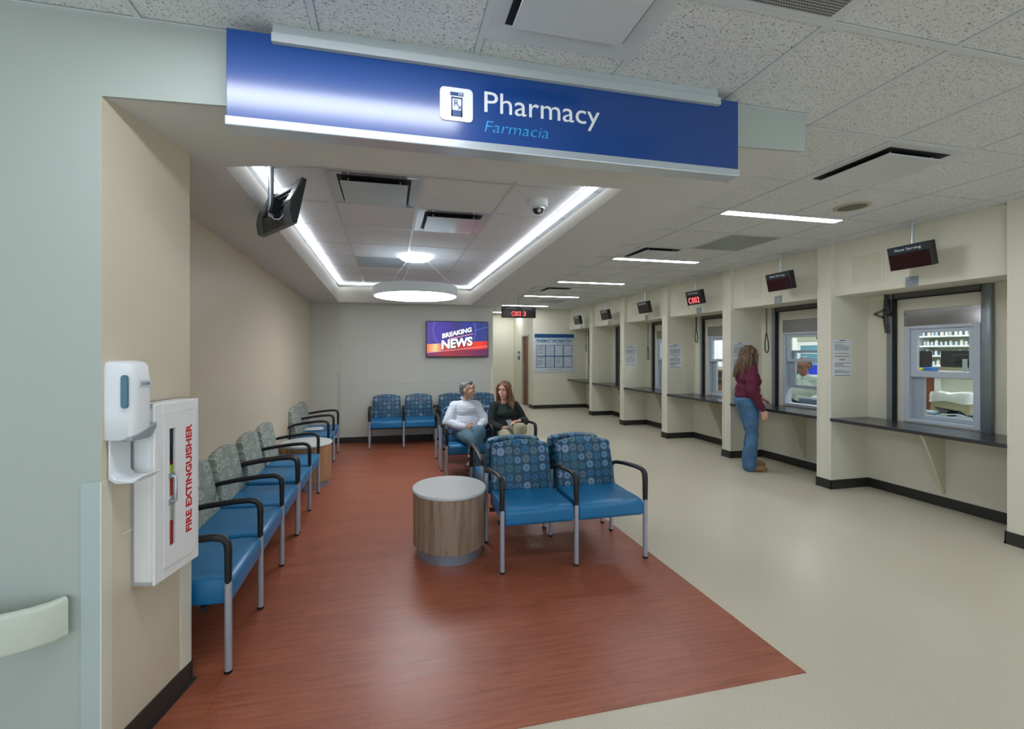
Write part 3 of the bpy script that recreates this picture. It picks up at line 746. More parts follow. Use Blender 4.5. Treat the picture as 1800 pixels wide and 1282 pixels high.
# ================================================================== now-serving displays
def served(x, y, z, label, digits, tilt=-.22, first=False):
    t = thing('number_display', label, 'display', (x, y, z), 0, 'now serving displays above the windows')
    W, H, D = .325, .215, .07
    R_ = Matrix.Rotation(tilt, 4, 'Y')
    def P(mb): return mb.xf(R_)
    P(MB().box(0, D, -W/2, W/2, -H/2, H/2, .003, 1)).obj('case', m_black, t)
    P(MB().box(-.002, .001, -W/2+.004, W/2-.004, H/2-.068, H/2-.004)).obj('header_strip', M('display_header', '#2b333c', .3), t)
    wdw = P(MB().box(-.002, .001, -W/2+.010, W/2-.010, -H/2+.008, H/2-.072)).obj('led_window', m_ledoff, t)
    o = text('lettering', 'Now Serving', .034, m_white_s, t, (0, 0, 0), EAST, .0006, align='CENTER', width=.20)
    for v in o.data.vertices: v.co = R_ @ (v.co+Vector((-.003, 0, H/2-.046)))
    if digits:
        o = text('digits', digits, .1, m_led, wdw, (0, 0, 0), EAST, .0006, align='CENTER', width=.235, height=.09, bold=.0, space=1.1)
        for v in o.data.vertices: v.co = R_ @ (v.co+Vector((-.003, 0, -H/2+.026)))
    MB().cyl((.04, 0, H/2-.02), (.04, 0, CH-z), .011, n=12).lathe([(0, 0), (.035, 0), (.035, .01), (0, .01)], (.04, 0, CH-z-.01), 16).obj('hanging_pole', m_alu, t)
    return t
dl = ['unlit Now Serving display over the nearest pharmacy window', 'unlit Now Serving display over the window where the pharmacist sits', 'Now Serving display with lit red C002 over the third window',
      'dark Now Serving display over the fourth window', 'dark Now Serving display over the nearer shuttered window', 'dark Now Serving display over the farthest window, beside the information board']
DY = [2.98, 4.315, 5.79, 7.145, 8.60, 10.015]
for k in range(6): served(4.60, DY[k], 2.39-.012*k, dl[k], 'C002' if k == 2 else None)
t = thing('counter_display', 'wide hanging display reading C002 3 in lit red digits in mid hallway', 'display', (2.63, 8.5, 2.355))
MB().box(-.36, .36, 0, .09, -.112, .112, .003, 1).obj('case', m_black, t)
MB().box(-.355, .355, -.002, .001, .045, .108).obj('header_strip', M('display_header'), t)
wdw = MB().box(-.35, .35, -.002, .001, -.106, .040).obj('led_window', m_ledoff, t)
text('lettering', 'Now Serving', .035, m_white_s, t, (-.27, -.003, .064), FRONT, .0005, width=.2)
text('lettering', 'At Counter', .035, m_white_s, t, (.08, -.003, .064), FRONT, .0005, width=.18)
text('digits', 'C002', .1, m_led, wdw, (-.165, -.003, -.078), FRONT, .0005, width=.20, height=.095, space=1.1)
text('digits', '3', .1, m_led, wdw, (.085, -.003, -.078), FRONT, .0005, width=.055, height=.095)
MB().cyl((0, .045, .11), (0, .045, CH-2.355), .009, n=10).obj('hanging_pole', m_steeld, t)

# ================================================================== ceiling fittings
def diffuser(x0, x1, y0, y1, z, label, metal=False, drop=.035, group='ceiling air diffusers'):
    t = thing('air_diffuser', label, 'air vent', ((x0+x1)/2, (y0+y1)/2, z), 0, group)
    a, b = (x1-x0)/2, (y1-y0)/2
    mat = M('diffuser_enamel', '#cdd2d4', .3) if not metal else M('diffuser_metal', '#b9bec2', .18, .6)
    mb = MB(); i0, zt = .075, .075
    # frame ring sloping up into a dark throat
    O = [(-a+.012, -b+.012), (a-.012, -b+.012), (a-.012, b-.012), (-a+.012, b-.012)]; I = [(-a+i0, -b+i0), (a-i0, -b+i0), (a-i0, b-i0), (-a+i0, b-i0)]
    # built below the ceiling plane as a shallow tray lip
    for k in range(4):
        p, q = O[k], O[(k+1) % 4]; r_, s_ = I[(k+1) % 4], I[k]
        mb.quad([(p[0], p[1], -.006), (q[0], q[1], -.006), (r_[0], r_[1], -.001), (s_[0], s_[1], -.001)])
        mb.quad([(p[0], p[1], -.006), (q[0], q[1], -.006), (q[0], q[1], .0), (p[0], p[1], 0)])
    mb.obj('frame', mat, t)
    MB().box(-a+i0-.005, a-i0+.005, -b+i0-.005, b-i0+.005, -.0035, -.0015).obj('throat', m_blackm, t)
    f = .075+.015
    MB().box(-a+f, a-f, -b+f, b-f, -drop, -drop+.006, .002, 1).obj('face_plate', mat, t)
    for sx in (-1, 1):
        for sy in (-1, 1): MB().cyl((sx*(a-f-.05), sy*(b-f-.03), -drop+.004), (sx*(a-f-.05), sy*(b-f-.03), -.003), .006, n=8).obj('hanger', m_alu, t)
    return t
diffuser(CX[0], CX[1], CY[0], CY[1], ZC, 'square metal air diffuser in the recess, left one nearer the sign', True)
diffuser(CX[1], CX[2], CY[1], CY[2], ZC, 'square bright metal air diffuser in the recess, right of the centre bar', True)
diffuser(GX-2*G, GX-G, .97, 1.58, CH, 'large white air diffuser at the top edge directly above the sign', False, .03)
diffuser(GX+2*G, GX+3*G, GY+G, GY+2*G, CH, 'white air diffuser with dark slot, right of the sign over the hallway', False, .03)
diffuser(GX+2*G, GX+3*G, GY+5*G, GY+6*G, CH, 'white air diffuser just before the second linear light', False, .03)
diffuser(GX+2*G, GX+3*G, GY+10*G, GY+11*G, CH, 'small far air diffuser beyond the third linear light', False, .03)
# perforated return grille
def perf():
    t = NT('perforated_grille'); s = t.sep(t.tc())
    f = lambda a: t.math('ABSOLUTE', t.math('SUBTRACT', t.math('FRACT', t.math('MULTIPLY', a, 95)), .5))
    h = t.math('LESS_THAN', t.math('MAXIMUM', f(s[0]), f(s[1])), .33)
    t.set(col=t.mix(h, lin('#a9adae'), lin('#1c1d1f')), rough=.5); return t.m
t = thing('return_grille', 'perforated dark return air grille at the top right of the sign', 'air vent', (GX-G/2, GY-G/2, CH))
MB().box(-G/2+.012, G/2-.012, -G/2+.012, G/2-.012, -.006, 0).obj('frame', m_tbar, t); MB().box(-G/2+.03, G/2-.03, -G/2+.03, G/2-.03, -.008, -.006).obj('perforated_plate', perf(), t)
for (x, y, l) in ((3.713, 2.80, 'round beige ceiling speaker grille behind the nearest linear light'), (2.50, 7.55, 'small round brown ceiling speaker near the soffit edge far down the hallway')):
    t = thing('ceiling_speaker', l, 'speaker', (x, y, CH)); MB().lathe([(.095, 0), (.12, -.002), (.12, -.008), (.098, -.010), (.095, 0)], n=36).obj('rim', M('speaker_rim', '#b3ac98', .5), t)
    MB().lathe([(0, 0), (.098, 0), (.098, -.007), (0, -.009)], n=36).obj('grille', M('speaker_cloth', '#6e6c60', .7), t)
for (i, j, l) in ((3, 4, 'grey metal access tile in the hallway ceiling before the second display'), (3, 13, 'grey metal access tile far down the hallway ceiling')):
    tag(MB().box(-G/2+.012, G/2-.012, -G/2+.012, G/2-.012, -.006, 0).obj('access_tile', M('access_metal', '#8d9696', .4, .3)), l, 'ceiling panel', 'grey access tiles').location = (GX+G*(i+.5), GY+G*(j+.5), CH)
tag(MB().box(-.3, .3, -.3, .3, -.004, 0).obj('access_tile', M('access_metal2', '#9fb0b8', .35, .2)), 'blue-grey plain tile in the recess beside the pendant canopy', 'ceiling panel', 'grey access tiles').location = ((CX[0]+CX[1])/2, (CY[4]+CY[5])/2, ZC)
# dome camera
t = thing('dome_camera', 'white dome security camera on the recess ceiling', 'camera', (1.095, 3.06, ZC))
MB().lathe([(0, 0), (.068, 0), (.072, -.012), (.07, -.045), (.058, -.058), (0, -.058)], n=36).obj('housing', m_white, t)
dm = MB().lathe([(.045, -.056), (.045, -.066), (.040, -.085), (.026, -.101), (0, -.108)], n=28).obj('dome', M('smoked_dome', '#25262a', .08), t)
MB().lathe([(.045, -.052), (.050, -.058), (.0475, -.072), (.044, -.07)], n=28).obj('dome_ring', m_alu, t)
MB().cyl((0, -.02, -.08), (-.005, -.043, -.092), .014, n=12).obj('lens', m_alu, dm)
# ================================================================== pharmacy window units
m_slat = M('shutter_slats', '#70767a', .4, .7)
plate_m = M('mirror_plate', '#b9b9bb', .12, .95)
def frm(mb, xa, xb, y0, y1, z0, z1, wl_, wr_, wb_, wt_):
    mb.box(xa, xb, y0, y0+wl_, z0, z1, .002, 1); mb.box(xa, xb, y1-wr_, y1, z0, z1, .002, 1)
    mb.box(xa, xb, y0+wl_, y1-wr_, z0, z0+wb_, .002, 1); mb.box(xa, xb, y0+wl_, y1-wr_, z1-wt_, z1, .002, 1); return mb
wl = ['nearest pharmacy service window, showing bottle shelves', 'service window with the pharmacist behind it', 'third service window, below the lit C002 display', 'fourth service window, seen at a steep angle', 'nearer shuttered service window', 'farthest shuttered service window']
for k in range(6):
    o_ = PIT*k; t = bpy.data.objects.new('window_%d' % (k+1), None); COL.objects.link(t); t.location = (XW, 3.2+o_, .8); t['kind'] = 'structure'; t['label'] = wl[k]; t['category'] = 'window'
    def B(*a, **kw): return (a[0], a[1], a[2]+o_, a[3]+o_, a[4], a[5])
    # jamb frame
    mb = MB(); xa, xb = XW-.012, XW+.09
    frm(mb, xa, xb, 2.896+o_, 3.499+o_, .801, 1.796, .05, .05, .034, .03)
    mb.obj('window_frame', m_vinyl, t, world=True)
    pl = MB().box(*B(XW-.006, XW+.05, 2.895, 3.50, 1.798, 1.962)).obj('metal_plate', plate_m if k == 0 else M('dull_plate', '#9a9c98', .3, .8), t, world=True); pl['label'] = 'shiny metal panel above the sash'
    # upper sash
    mb = MB(); x0, x1 = XW+.005, XW+.04
    u0, u1 = [1.27, 1.398, 1.37, 1.37, 1.37, 1.37][k], 1.765; rl = [.062, .040, .045, .045, .045, .045][k]
    frm(mb, x0, x1, 2.9465+o_, 3.4485+o_, u0, u1, .038, .056, rl, .04)
    s1 = mb.obj('upper_sash', m_vinyl, t, world=True)
    MB().box(*B(x0+.015, x0+.019, 2.98, 3.395, u0+rl-.003, u1-.035)).obj('pane', m_glass, s1, world=True)
    mb = MB(); x0, x1 = XW+.045, XW+.08
    l0, l1 = [(.836, 1.30), (1.042, 1.552), (.836, 1.415), (.836, 1.415), (.836, 1.415), (.836, 1.415)][k]
    frm(mb, x0, x1, 2.9465+o_, 3.4485+o_, l0, l1, .022, .09, .045, .035)
    s2 = mb.obj('lower_sash', M('vinyl_frame_inner', '#a3afb9', .4), t, world=True)
    MB().box(*B(x0+.015, x0+.019, 2.965, 3.365, l0+.04, l1-.03)).obj('pane', m_glass, s2, world=True)
    # roll-up shutter hardware
    sh = thing('rolling_shutter', ['rolled-up steel shutter frame around the nearest service window', 'rolled-up steel shutter frame around the pharmacist window', 'rolled-up steel shutter frame around the third window',
              'rolled-up steel shutter frame around the fourth window', 'closed slatted steel shutter, the nearer of the two closed ones', 'closed slatted steel shutter at the farthest window'][k], 'shutter', (XW-.03, 3.2+o_, .79), 0, 'steel roll shutters at the service windows')
    mb = MB(); mb.box(*B(XW-.045, XW-.0005, 3.58, 3.636, .791, 2.148), bev=.002, seg=1); mb.mat(1).box(*B(XW-.05, XW-.012, 3.558, 3.58, .791, 2.148))
    mb.obj('guide_rail', [m_steeld, m_blackm], sh, world=True)
    mb = MB(); mb.box(*B(XW-.045, XW-.0005, 2.805, 2.873, .791, 2.148), bev=.002, seg=1)
    for z in (.85, 1.1, 1.35, 1.6, 1.85, 2.05): mb.cyl((XW-.046, 2.82+o_, z), (XW-.050, 2.82+o_, z), .004, n=8)
    mb.obj('guide_rail', m_steeld, sh, world=True)
    mb = MB(); mb.box(*B(XW-.055, XW-.0005, 2.873, 3.56, 2.095, 2.148), bev=.003, seg=1); mb.mat(1).box(*B(XW-.058, XW-.02, 2.873, 3.575, 2.083, 2.095)); mb.box(*B(XW-.05, XW-.002, 2.9, 3.56, 2.143, 2.1495))
    mb.obj('shutter_box', [M('shutter_box', '#5b5a54', .5, .3), m_blackm], sh, world=True)
    if k >= 4:
        mb = MB(); n = 30
        for i in range(n):
            z0 = .80+(2.09-.80)*i/n; z1 = z0+(2.09-.80)/n
            mb.prism([(XW-.022, z0+.002), (XW-.040, z0+.012), (XW-.040, z1-.012), (XW-.022, z1-.002), (XW-.018, z1-.002), (XW-.018, z0+.002)], 'y', 2.875+o_, 3.555+o_)
        mb.box(XW-.045, XW-.014, 2.875+o_, 3.555+o_, .792, .83)
        mb.obj('slat_curtain', m_slat, sh, world=True)
    # number plate on the header
    tl = MB().box(XR+.050, XR+.055, 3.076+o_, 3.177+o_, 2.152, 2.245).obj('number_plate', M('plate_grey', '#8c979d', .4)); tag(tl, 'small grey plate numbered %d under the Now Serving display' % (k+1), 'sign', 'window number plates')
    text('numeral', str(k+1), .05, M('plate_numeral', '#bcc5c8', .5), tl, (XR+.050, 3.127+o_, 2.18), EAST, .0008, align='CENTER')
    # access hatch on the header
    if k < 5:
        t = thing('access_hatch', 'painted square access hatch left of the %s Now Serving display' % ['first', 'second', 'third', 'fourth', 'fifth'][k], 'hatch', (XR+.055, 3.53+o_, 2.4), 0, 'painted access hatches on the header')
        MB().box(XR+.050, XR+.055, 3.369+o_, 3.69+o_, 2.235, 2.56, .001, 1).obj('frame', m_wall, t, world=True)
        MB().box(XR+.047, XR+.0505, 3.39+o_, 3.665+o_, 2.26, 2.54, .001, 1).obj('hatch_door', M('hatch_paint', '#d2cdb6', .45), t, world=True)
    # countertop
    a, b = AL[k]; ct = thing('service_counter', ['dark service counter under the nearest pharmacy window', 'dark service counter where the standing woman waits', 'dark service counter under the third window', 'dark service counter under the fourth window',
              'dark service counter under the nearer closed shutter', 'dark service counter under the farthest closed shutter'][k], 'counter', (5.07, (a+b)/2, .77), 0, 'dark service counters in the alcoves')
    MB().box(XR-.018, XW-.0005, a+.001, b-.001, .757, .791, .006, 2).obj('countertop', m_count, ct, world=True)
    q = [(XW-.001, .13), (XW-.001, .756), (XR+.17, .756), (XR+.21, .73), (XR+.26, .68), (XR+.30, .60), (XR+.36, .48), (XW-.02, .13)]
    MB().prism(q, 'y', 3.158+o_, 3.178+o_, .002, 1).obj('bracket', M('bracket_paint', '#d4cdb4', .5), ct, world=True)
# pull cords
def helix(p0, p1, r, n, per=8):
    p0, p1 = Vector(p0), Vector(p1); d = p1-p0; u = d.normalized().orthogonal(); v = d.normalized().cross(u)
    return [p0+d*(i/(n*per))+u*r*math.cos(2*PI*i/per)+v*r*math.sin(2*PI*i/per) for i in range(n*per+1)]
yc = 3.655
t = thing('shutter_cord', 'tangled black coiled cord hanging at the top left of the nearest window', 'cord', (XW-.06, yc, 2.0))
mb = MB(); x = XW-.062
mb.tube(helix((x, 3.625, 2.15), (x, 3.64, 1.93), .013, 12), .0042, 6, False); mb.tube(helix((x, 3.64, 1.93), (x, 3.615, 1.73), .015, 11), .0042, 6, False)
mb.tube(helix((x, 3.60, 2.10), (x, 3.585, 1.93), .008, 9), .0042, 6, False)
mb.tube(helix((x, 3.64, 1.99), (x, 3.745, 1.95), .008, 5), .0042, 6, False); mb.tube(helix((x, 3.745, 1.95), (x, 3.64, 1.90), .008, 5), .0042, 6, False)
mb.tube(helix((x, 3.63, 1.93), (x, 3.53, 1.93), .008, 5), .0042, 6, False)
mb.obj('coiled_cord', m_black, t, world=True); MB().box(x-.012, x+.012, 3.555, 3.60, 1.915, 1.94, .003, 1).obj('cord_clip', m_blackm, t, world=True)
def loopcord(k, z0, z1, z2, label):
    o_ = PIT*k; x = XW-.065; y = 3.70+o_
    t = thing('shutter_cord', label, 'cord', (x, y, z1), 0, 'black looped shutter cords')
    mb = MB(); mb.tube(helix((x, y, 2.148), (x, y, z0), .007, 16), .0038, 6, False); mb.obj('coiled_part', m_black, t, world=True)
    P = []
    for i in range(25):
        a = 2*PI*i/24; zz = (z0+z1)/2+(z0-z1)/2*math.cos(a); u = (z0-zz)/(z0-z1); P.append((x-.004*math.cos(a), y+math.sin(a)*(.012+.03*u), zz))
    mb = MB(); mb.tube(P, .007, 8, False); mb.obj('cord_loop', m_black, t, world=True)
loopcord(1, 1.80, 1.52, 0, 'black coiled cord ending in a loop beside the standing woman')
loopcord(2, 1.95, 1.70, 0, 'black looped cord at the left of the third window')
loopcord(3, 1.65, 1.38, 0, 'long black looped cord at the left of the fourth window')
loopcord(5, 1.75, 1.55, 0, 'short black looped cord by the farthest shutter')

# notices on the pier sides
def lines(mb, x0, x1, y, z1, rows, seed, dz=.0135, ax='y'):
    rnd = random.Random(seed)
    for r_ in range(rows):
        if rnd.random() < .18: continue
        z = z1-r_*dz; e = x1-(x1-x0)*rnd.choice([0, .04, .1, .45])
        mb.box(x0, e, y-.0006, y+.0002, z-.0022, z+.0022)
nl = ['upper', 'lower']
for k in range(4):
    for h in range(2):
        y = NEAR+PIT*k; x0, x1 = XR+.025, XR+.29; z1 = 1.675-.215*h; z0 = z1-.205
        t = thing('notice', '%s white printed notice on the pier beside the %s window' % (nl[h], ['nearest', 'pharmacist', 'third', 'fourth'][k] if k else 'nearest'), 'notice', ((x0+x1)/2, y, z0), 0, 'printed notices on the pier sides')
        t['label'] = '%s white printed notice on the pier %s' % (nl[h], ['between the nearest window and the pharmacist window', 'half hidden behind the standing woman', 'between the third and fourth windows', 'between the fourth window and the first closed shutter'][k])
        MB().box(x0, x1, y-.0025, y-.0004, z0, z1).obj('sheet', m_paper, t, world=True)
        mb = MB(); mb.box(x0+.09, x0+.17, y-.0034, y-.0026, z1-.022, z1-.014); lines(mb, x0+.02, x1-.02, y-.003, z1-.042, 10, k*2+h); mb.box(x0+.02, x1-.02, y-.0034, y-.0026, z0+.008, z0+.014)
        mb.obj('printed_lines', m_ink, t, world=True)

# information board on the far wall
t = thing('information_board', 'large PHARMACY INFORMATION board with eight sheets on the far wall', 'notice board', (4.37, YI-.01, 1.0))
X0, X1, Z0, Z1 = 3.845, 4.985, .985, 2.03; y = YI-.012
MB().box(X0, X1, y, YI-.0005, Z0, Z1, .002, 1).obj('board', M('board_white', '#c9d5dd', .4), t, world=True)
m_bb = M('board_blue', '#1c4f86', .4)
MB().box(X0, X1, y-.002, y, Z1-.105, Z1).obj('blue_header', m_bb, t, world=True)
text('lettering', 'PHARMACY INFORMATION', .1, M('board_teal', '#2f6f9a', .4), t, (X0+.06, y-.001, Z1-.235), FRONT, .001, width=X1-X0-.14, height=.095, bold=.003, world=True)
MB().box(X0+.62, X1-.13, y-.001, y, Z1-.275, Z1-.262).obj('subtitle_line', m_inkl, t, world=True)
MB().box(X0+.055, X1-.055, y-.003, y, Z0+.13, Z1-.30).obj('sheet_frame', m_bb, t, world=True)
fw = (X1-X0-.11)/4; fh = (Z1-.30-Z0-.13)/2
for i in range(4):
    for j in range(2):
        a = X0+.055+fw*i+.014; b = X0+.055+fw*(i+1)-.014; c_ = Z0+.13+fh*j+.014; d_ = Z0+.13+fh*(j+1)-.014
        s_ = MB().box(a, b, y-.005, y-.003, c_, d_).obj('posted_sheet', M('sheet_bluish', '#c3cfdb', .5), t, world=True)
        if i < 2 or j == 0 and i == 2:
            mb = MB(); mb.box(a+.04, b-.04, y-.0062, y-.005, d_-.045, d_-.03)
            rnd = random.Random(i*7+j)
            for r_ in range(11):
                zz = d_-.07-r_*.019
                if zz > c_+.02 and rnd.random() < .8: mb.box(a+.025, b-.025-rnd.random()*.06, y-.0062, y-.005, zz-.003, zz+.003)
            mb.obj('printed_lines', m_inkl if i else m_ink, s_, world=True)
text('footer_lettering', 'WWW.HEALTHSYSTEM', .05, m_inkl, t, (X0+.36, y-.001, Z0+.05), FRONT, .001, width=.44, height=.042, world=True)
# small blue signs
t = thing('room_sign', 'small square blue sign on the far corridor wall', 'sign', (2.23, YE-.006, 1.38)); MB().box(2.02, 2.17, YE-.012, YE-.0005, 1.32, 1.46, .002, 1).obj('plate', m_blueS, t, world=True)
MB().box(2.05, 2.13, YE-.014, YE-.012, 1.40, 1.42).box(2.06, 2.11, YE-.014, YE-.012, 1.37, 1.385).obj('lettering', m_white_s, t, world=True)
t = thing('room_sign', 'narrow blue room sign beside the reddish door', 'sign', (3.80, 12.35, 1.3)); MB().box(3.802, 3.81, 12.25, 12.45, 1.30, 1.56, .002, 1).obj('plate', m_blueS, t, world=True)
MB().box(3.800, 3.802, 12.29, 12.41, 1.42, 1.50).obj('pictogram', m_white_s, t, world=True)

# ================================================================== left foreground: handrail, dispenser, extinguisher
t = thing('handrail', 'cream curved-end handrail on the front wall at the left edge', 'handrail', (-1.9, YW, .55))
mb = MB(); sec = []
prof = [(0, .0), (.012, -.072), (.03, -.085), (.035, -.05), (.036, .03), (.030, .068), (.012, .082), (-.004, .07)]
DX_ = 0
path = [(-3.6, YW-.085)]+[(-1.32, YW-.085), (-1.26, YW-.083), (-1.215, YW-.073), (-1.17, YW-.055), (-1.135, YW-.030), (-1.115, YW-.002)]
def sweep(path, w, z0, z1, r):
    b2 = bmesh.new(); rings = []
    for i, p in enumerate(path):
        a = path[max(i-1, 0)]; b = path[min(i+1, len(path)-1)]; d = Vector((b[0]-a[0], b[1]-a[1], 0)).normalized(); n_ = Vector((d.y, -d.x, 0))
        P = rrect(0, w, z0, z1, r, 4)
        rings.append([b2.verts.new(Vector((p[0], p[1], 0))+n_*q[0]+Vector((0, 0, q[1]))) for q in P])
    m = len(rings[0])
    for A, B_ in zip(rings, rings[1:]):
        for k in range(m): f = b2.faces.new((A[k], A[(k+1) % m], B_[(k+1) % m], B_[k])); f.smooth = True
    b2.faces.new(rings[0][::-1]); b2.faces.new(rings[-1]); return b2
mb.add(sweep([p for p in path if p[0] < -1.3 or p == path[1]][:2], .035, .535, .672, .015)); mb.obj('rail', M('handrail_cream', '#c9d0c2', .4), t, world=True)
mb = MB(); mb.add(sweep(path[1:], .035, .535, .672, .015)); mb.obj('return_end', M('handrail_cream'), t, world=True)
MB().box(-3.0, -2.9, YW-.085, YW-.0005, .57, .63).box(-1.6, -1.5, YW-.085, YW-.0005, .57, .63).obj('wall_bracket', M('handrail_cream'), t, world=True)

# jamb-local frame: u along the jamb (into the scene), n out of the wall
ju = Vector((JX1-JX0, JY-YW, 0)); JL = ju.length; ju.normalize(); jang = math.atan2(ju.y, ju.x)
def jamb_thing(name, label, cat, u, z): return thing(name, label, cat, (JX0+ju.x*u, YW+ju.y*u, z), jang)   # local x = u, local -y = out of the wall
# dispenser: local x from -w..w
t = jamb_thing('soap_dispenser', 'white wall-mounted hand sanitizer dispenser with drip tray, left of the extinguisher cabinet', 'dispenser', .066, 1.0)
def shell(zs_, d0):
    b2 = bmesh.new(); rings = []
    for z, w, d in zs_:
        n = 22; R_ = []
        for k in range(n+1):
            a = PI*k/n; cx = -math.cos(a); sy = math.sin(a)
            e = .55
            R_.append(b2.verts.new((w*.86*math.copysign(abs(cx)**e, cx), -d*abs(sy)**e-.0005, z)))
        rings.append(R_)
    for A, B_ in zip(rings, rings[1:]):
        for k in range(len(A)-1): b2.faces.new((A[k], A[k+1], B_[k+1], B_[k]))
        b2.faces.new((A[-1], A[0], B_[0], B_[-1]))
    b2.faces.new(rings[0]); b2.faces.new(rings[-1])
    bmesh.ops.recalc_face_normals(b2, faces=b2.faces); return b2
mb = MB(); mb.add(shell([(.203, .060, .085), (.21, .066, .095), (.30, .068, .098), (.42, .068, .097), (.47, .066, .090), (.484, .060, .078), (.49, .045, .05)], 0), True); o = mb.obj('cover', m_white, t); smooth_angle(o, .8)
MB().prism([(-.05, .20), (.035, .20), (.066, .235), (.066, .255), (-.05, .215)], 'y', -.097, -.02, .004, 2).obj('lower_lip', m_grey, t)
o = MB().prism(rrect(-.088, -.062, .32, .44, .011), 'x', -.0605, -.052, .003, 2).obj('level_window', M('level_window', '#3f6d80', .15), t); o['label'] = 'blue-grey level window'
MB().prism(rrect(-.02, .032, .393, .418, .003), 'y', -.1005, -.095).obj('logo_plate', M('logo_plate', '#c6ced2', .3), t)
text('logo_lettering', 'ECOLAB', .015, m_blueS, t, (-.012, -.1008, .400), FRONT, .0004, width=.038)
# drip tray arm
prof = [(-.004, .21), (-.012, .20), (-.012, .08), (-.03, .062), (-.09, .062), (-.125, .078), (-.128, .072), (-.095, .048), (-.03, .045), (-.002, .06), (-.002, .21)]
mb = MB()
mb.prism([(-y_, z_) for y_, z_ in [(-p[0], p[1]) for p in prof]], 'x', -.045, .045, .003, 2)
for v in mb.bm.verts: pass
o = mb.obj('drip_tray', m_white, t); smooth_angle(o, .8)
# extinguisher cabinet
t = jamb_thing('extinguisher_cabinet', 'white steel cabinet with red FIRE EXTINGUISHER lettering on the side wall', 'cabinet', .125, .62)
c0, c1, D_ = .0, .250, .080
mb = MB(); 
for r_ in ((c0, c1, -D_, -.0005, 0, .015), (c0, c1, -D_, -.0005, .685, .70), (c0, c0+.015, -D_, -.0005, 0, .70), (c1-.015, c1, -D_, -.0005, 0, .70), (c0, c1, -.012, -.0005, 0, .70)): mb.box(*r_)
mb.prism([(c0, 0), (c0-.0, 0), (c0, .7), (c0, .7)][:3], 'y', -D_, -.001) if False else None
for r_ in ((c0, c0+.038, -D_-.012, -D_, 0, .70), (c1-.022, c1, -D_-.012, -D_, 0, .70), (c0+.038, c1-.022, -D_-.012, -D_, 0, .045), (c0+.038, c1-.022, -D_-.012, -D_, .655, .70)): mb.box(*r_, bev=.004, seg=2)
mb.obj('body', m_whitem, t)
d_ = MB(); y0, y1 = -D_-.018, -D_-.006
wx0, wx1, wz0, wz1 = .070, .104, .12, .595
for r_ in ((.040, wx0, .045, .655), (wx1, c1-.024, .045, .655), (wx0, wx1, .045, wz0), (wx0, wx1, wz1, .655)): d_.box(r_[0], r_[1], y0, y1, r_[2], r_[3])
d_ = d_.obj('door', m_whitem, t)
MB().box(wx0, wx1, y1-.004, y1-.002, wz0, wz1).obj('door_pane', m_glass, d_)
MB().tube([(wx0+.008, y0-.0, .30), (wx0+.008, y0-.02, .305), (wx0+.008, y0-.02, .40), (wx0+.008, y0, .405)], .005, 8).box(wx0-.008, wx0+.022, y0-.004, y0, .29, .312).box(wx0-.008, wx0+.022, y0-.004, y0, .395, .415).obj('pull_handle', m_alu, d_)
MB().cyl((c1-.021, -D_-.013, .05), (c1-.021, -D_-.013, .65), .003, n=8).obj('hinge', m_grey, d_)
o = text('lettering', 'FIRE EXTINGUISHER', .05, m_red, d_, (0, 0, 0), (0, 0, 0), .0008, width=.455, height=.036, bold=.0015)
for v in o.data.vertices: v.co = Vector((.196-v.co.y, y0-.0006-v.co.z*.5, .14+v.co.x))
e = thing('fire_extinguisher', 'red fire extinguisher inside the white cabinet, seen through its slot', 'fire extinguisher', tuple(world_of(t) @ Vector((.105, -.046, .017))), jang)
MB().lathe([(0, 0), (.034, 0), (.036, .01), (.036, .40), (.030, .43), (.014, .45), (.014, .49), (0, .49)], n=24).obj('cylinder', M('extinguisher_red', '#d02a20', .25), e)
MB().lathe([(.0365, .20), (.0365, .30)], n=24).obj('instruction_label', M('label_pale', '#d9d3c0', .5), e)
MB().tube([(0, 0, .49), (-.005, -.008, .52), (.0, -.022, .50), (0, -.030, .47), (0, -.031, .44)], .005, 8).obj('hose', m_blackm, e)
MB().box(-.03, .02, -.008, .008, .50, .512).box(-.04, .02, -.01, .01, .535, .547, rot=(0, .2, 0)).obj('squeeze_handle', m_steeld, e)
MB().lathe([(.0368, .375), (.0368, .42), (.034, .425)], n=24).obj('green_tag', M('tag_green', '#b7c936', .5), e)
mb = MB(); mb.box(-.01, .01, -.002, 0, 0, 0.01)
# panel joint on jamb
mb = MB(); 
q0 = Vector((JX0, YW, 0)); nrm = Vector((ju.y, -ju.x, 0))
for (u0, u1, z0, z1) in ((.08, .20, .835, .843), ):
    a = q0+ju*u0; b = q0+ju*u1
    mb.prism([(a.x+nrm.x*.003, a.y+nrm.y*.003), (b.x+nrm.x*.003, b.y+nrm.y*.003), (b.x-nrm.x*.003, b.y-nrm.y*.003), (a.x-nrm.x*.003, a.y-nrm.y*.003)], 'z', z0, z1)
struct('trim_12', mb, m_trimw, 'thin edge of wall protection sheet')
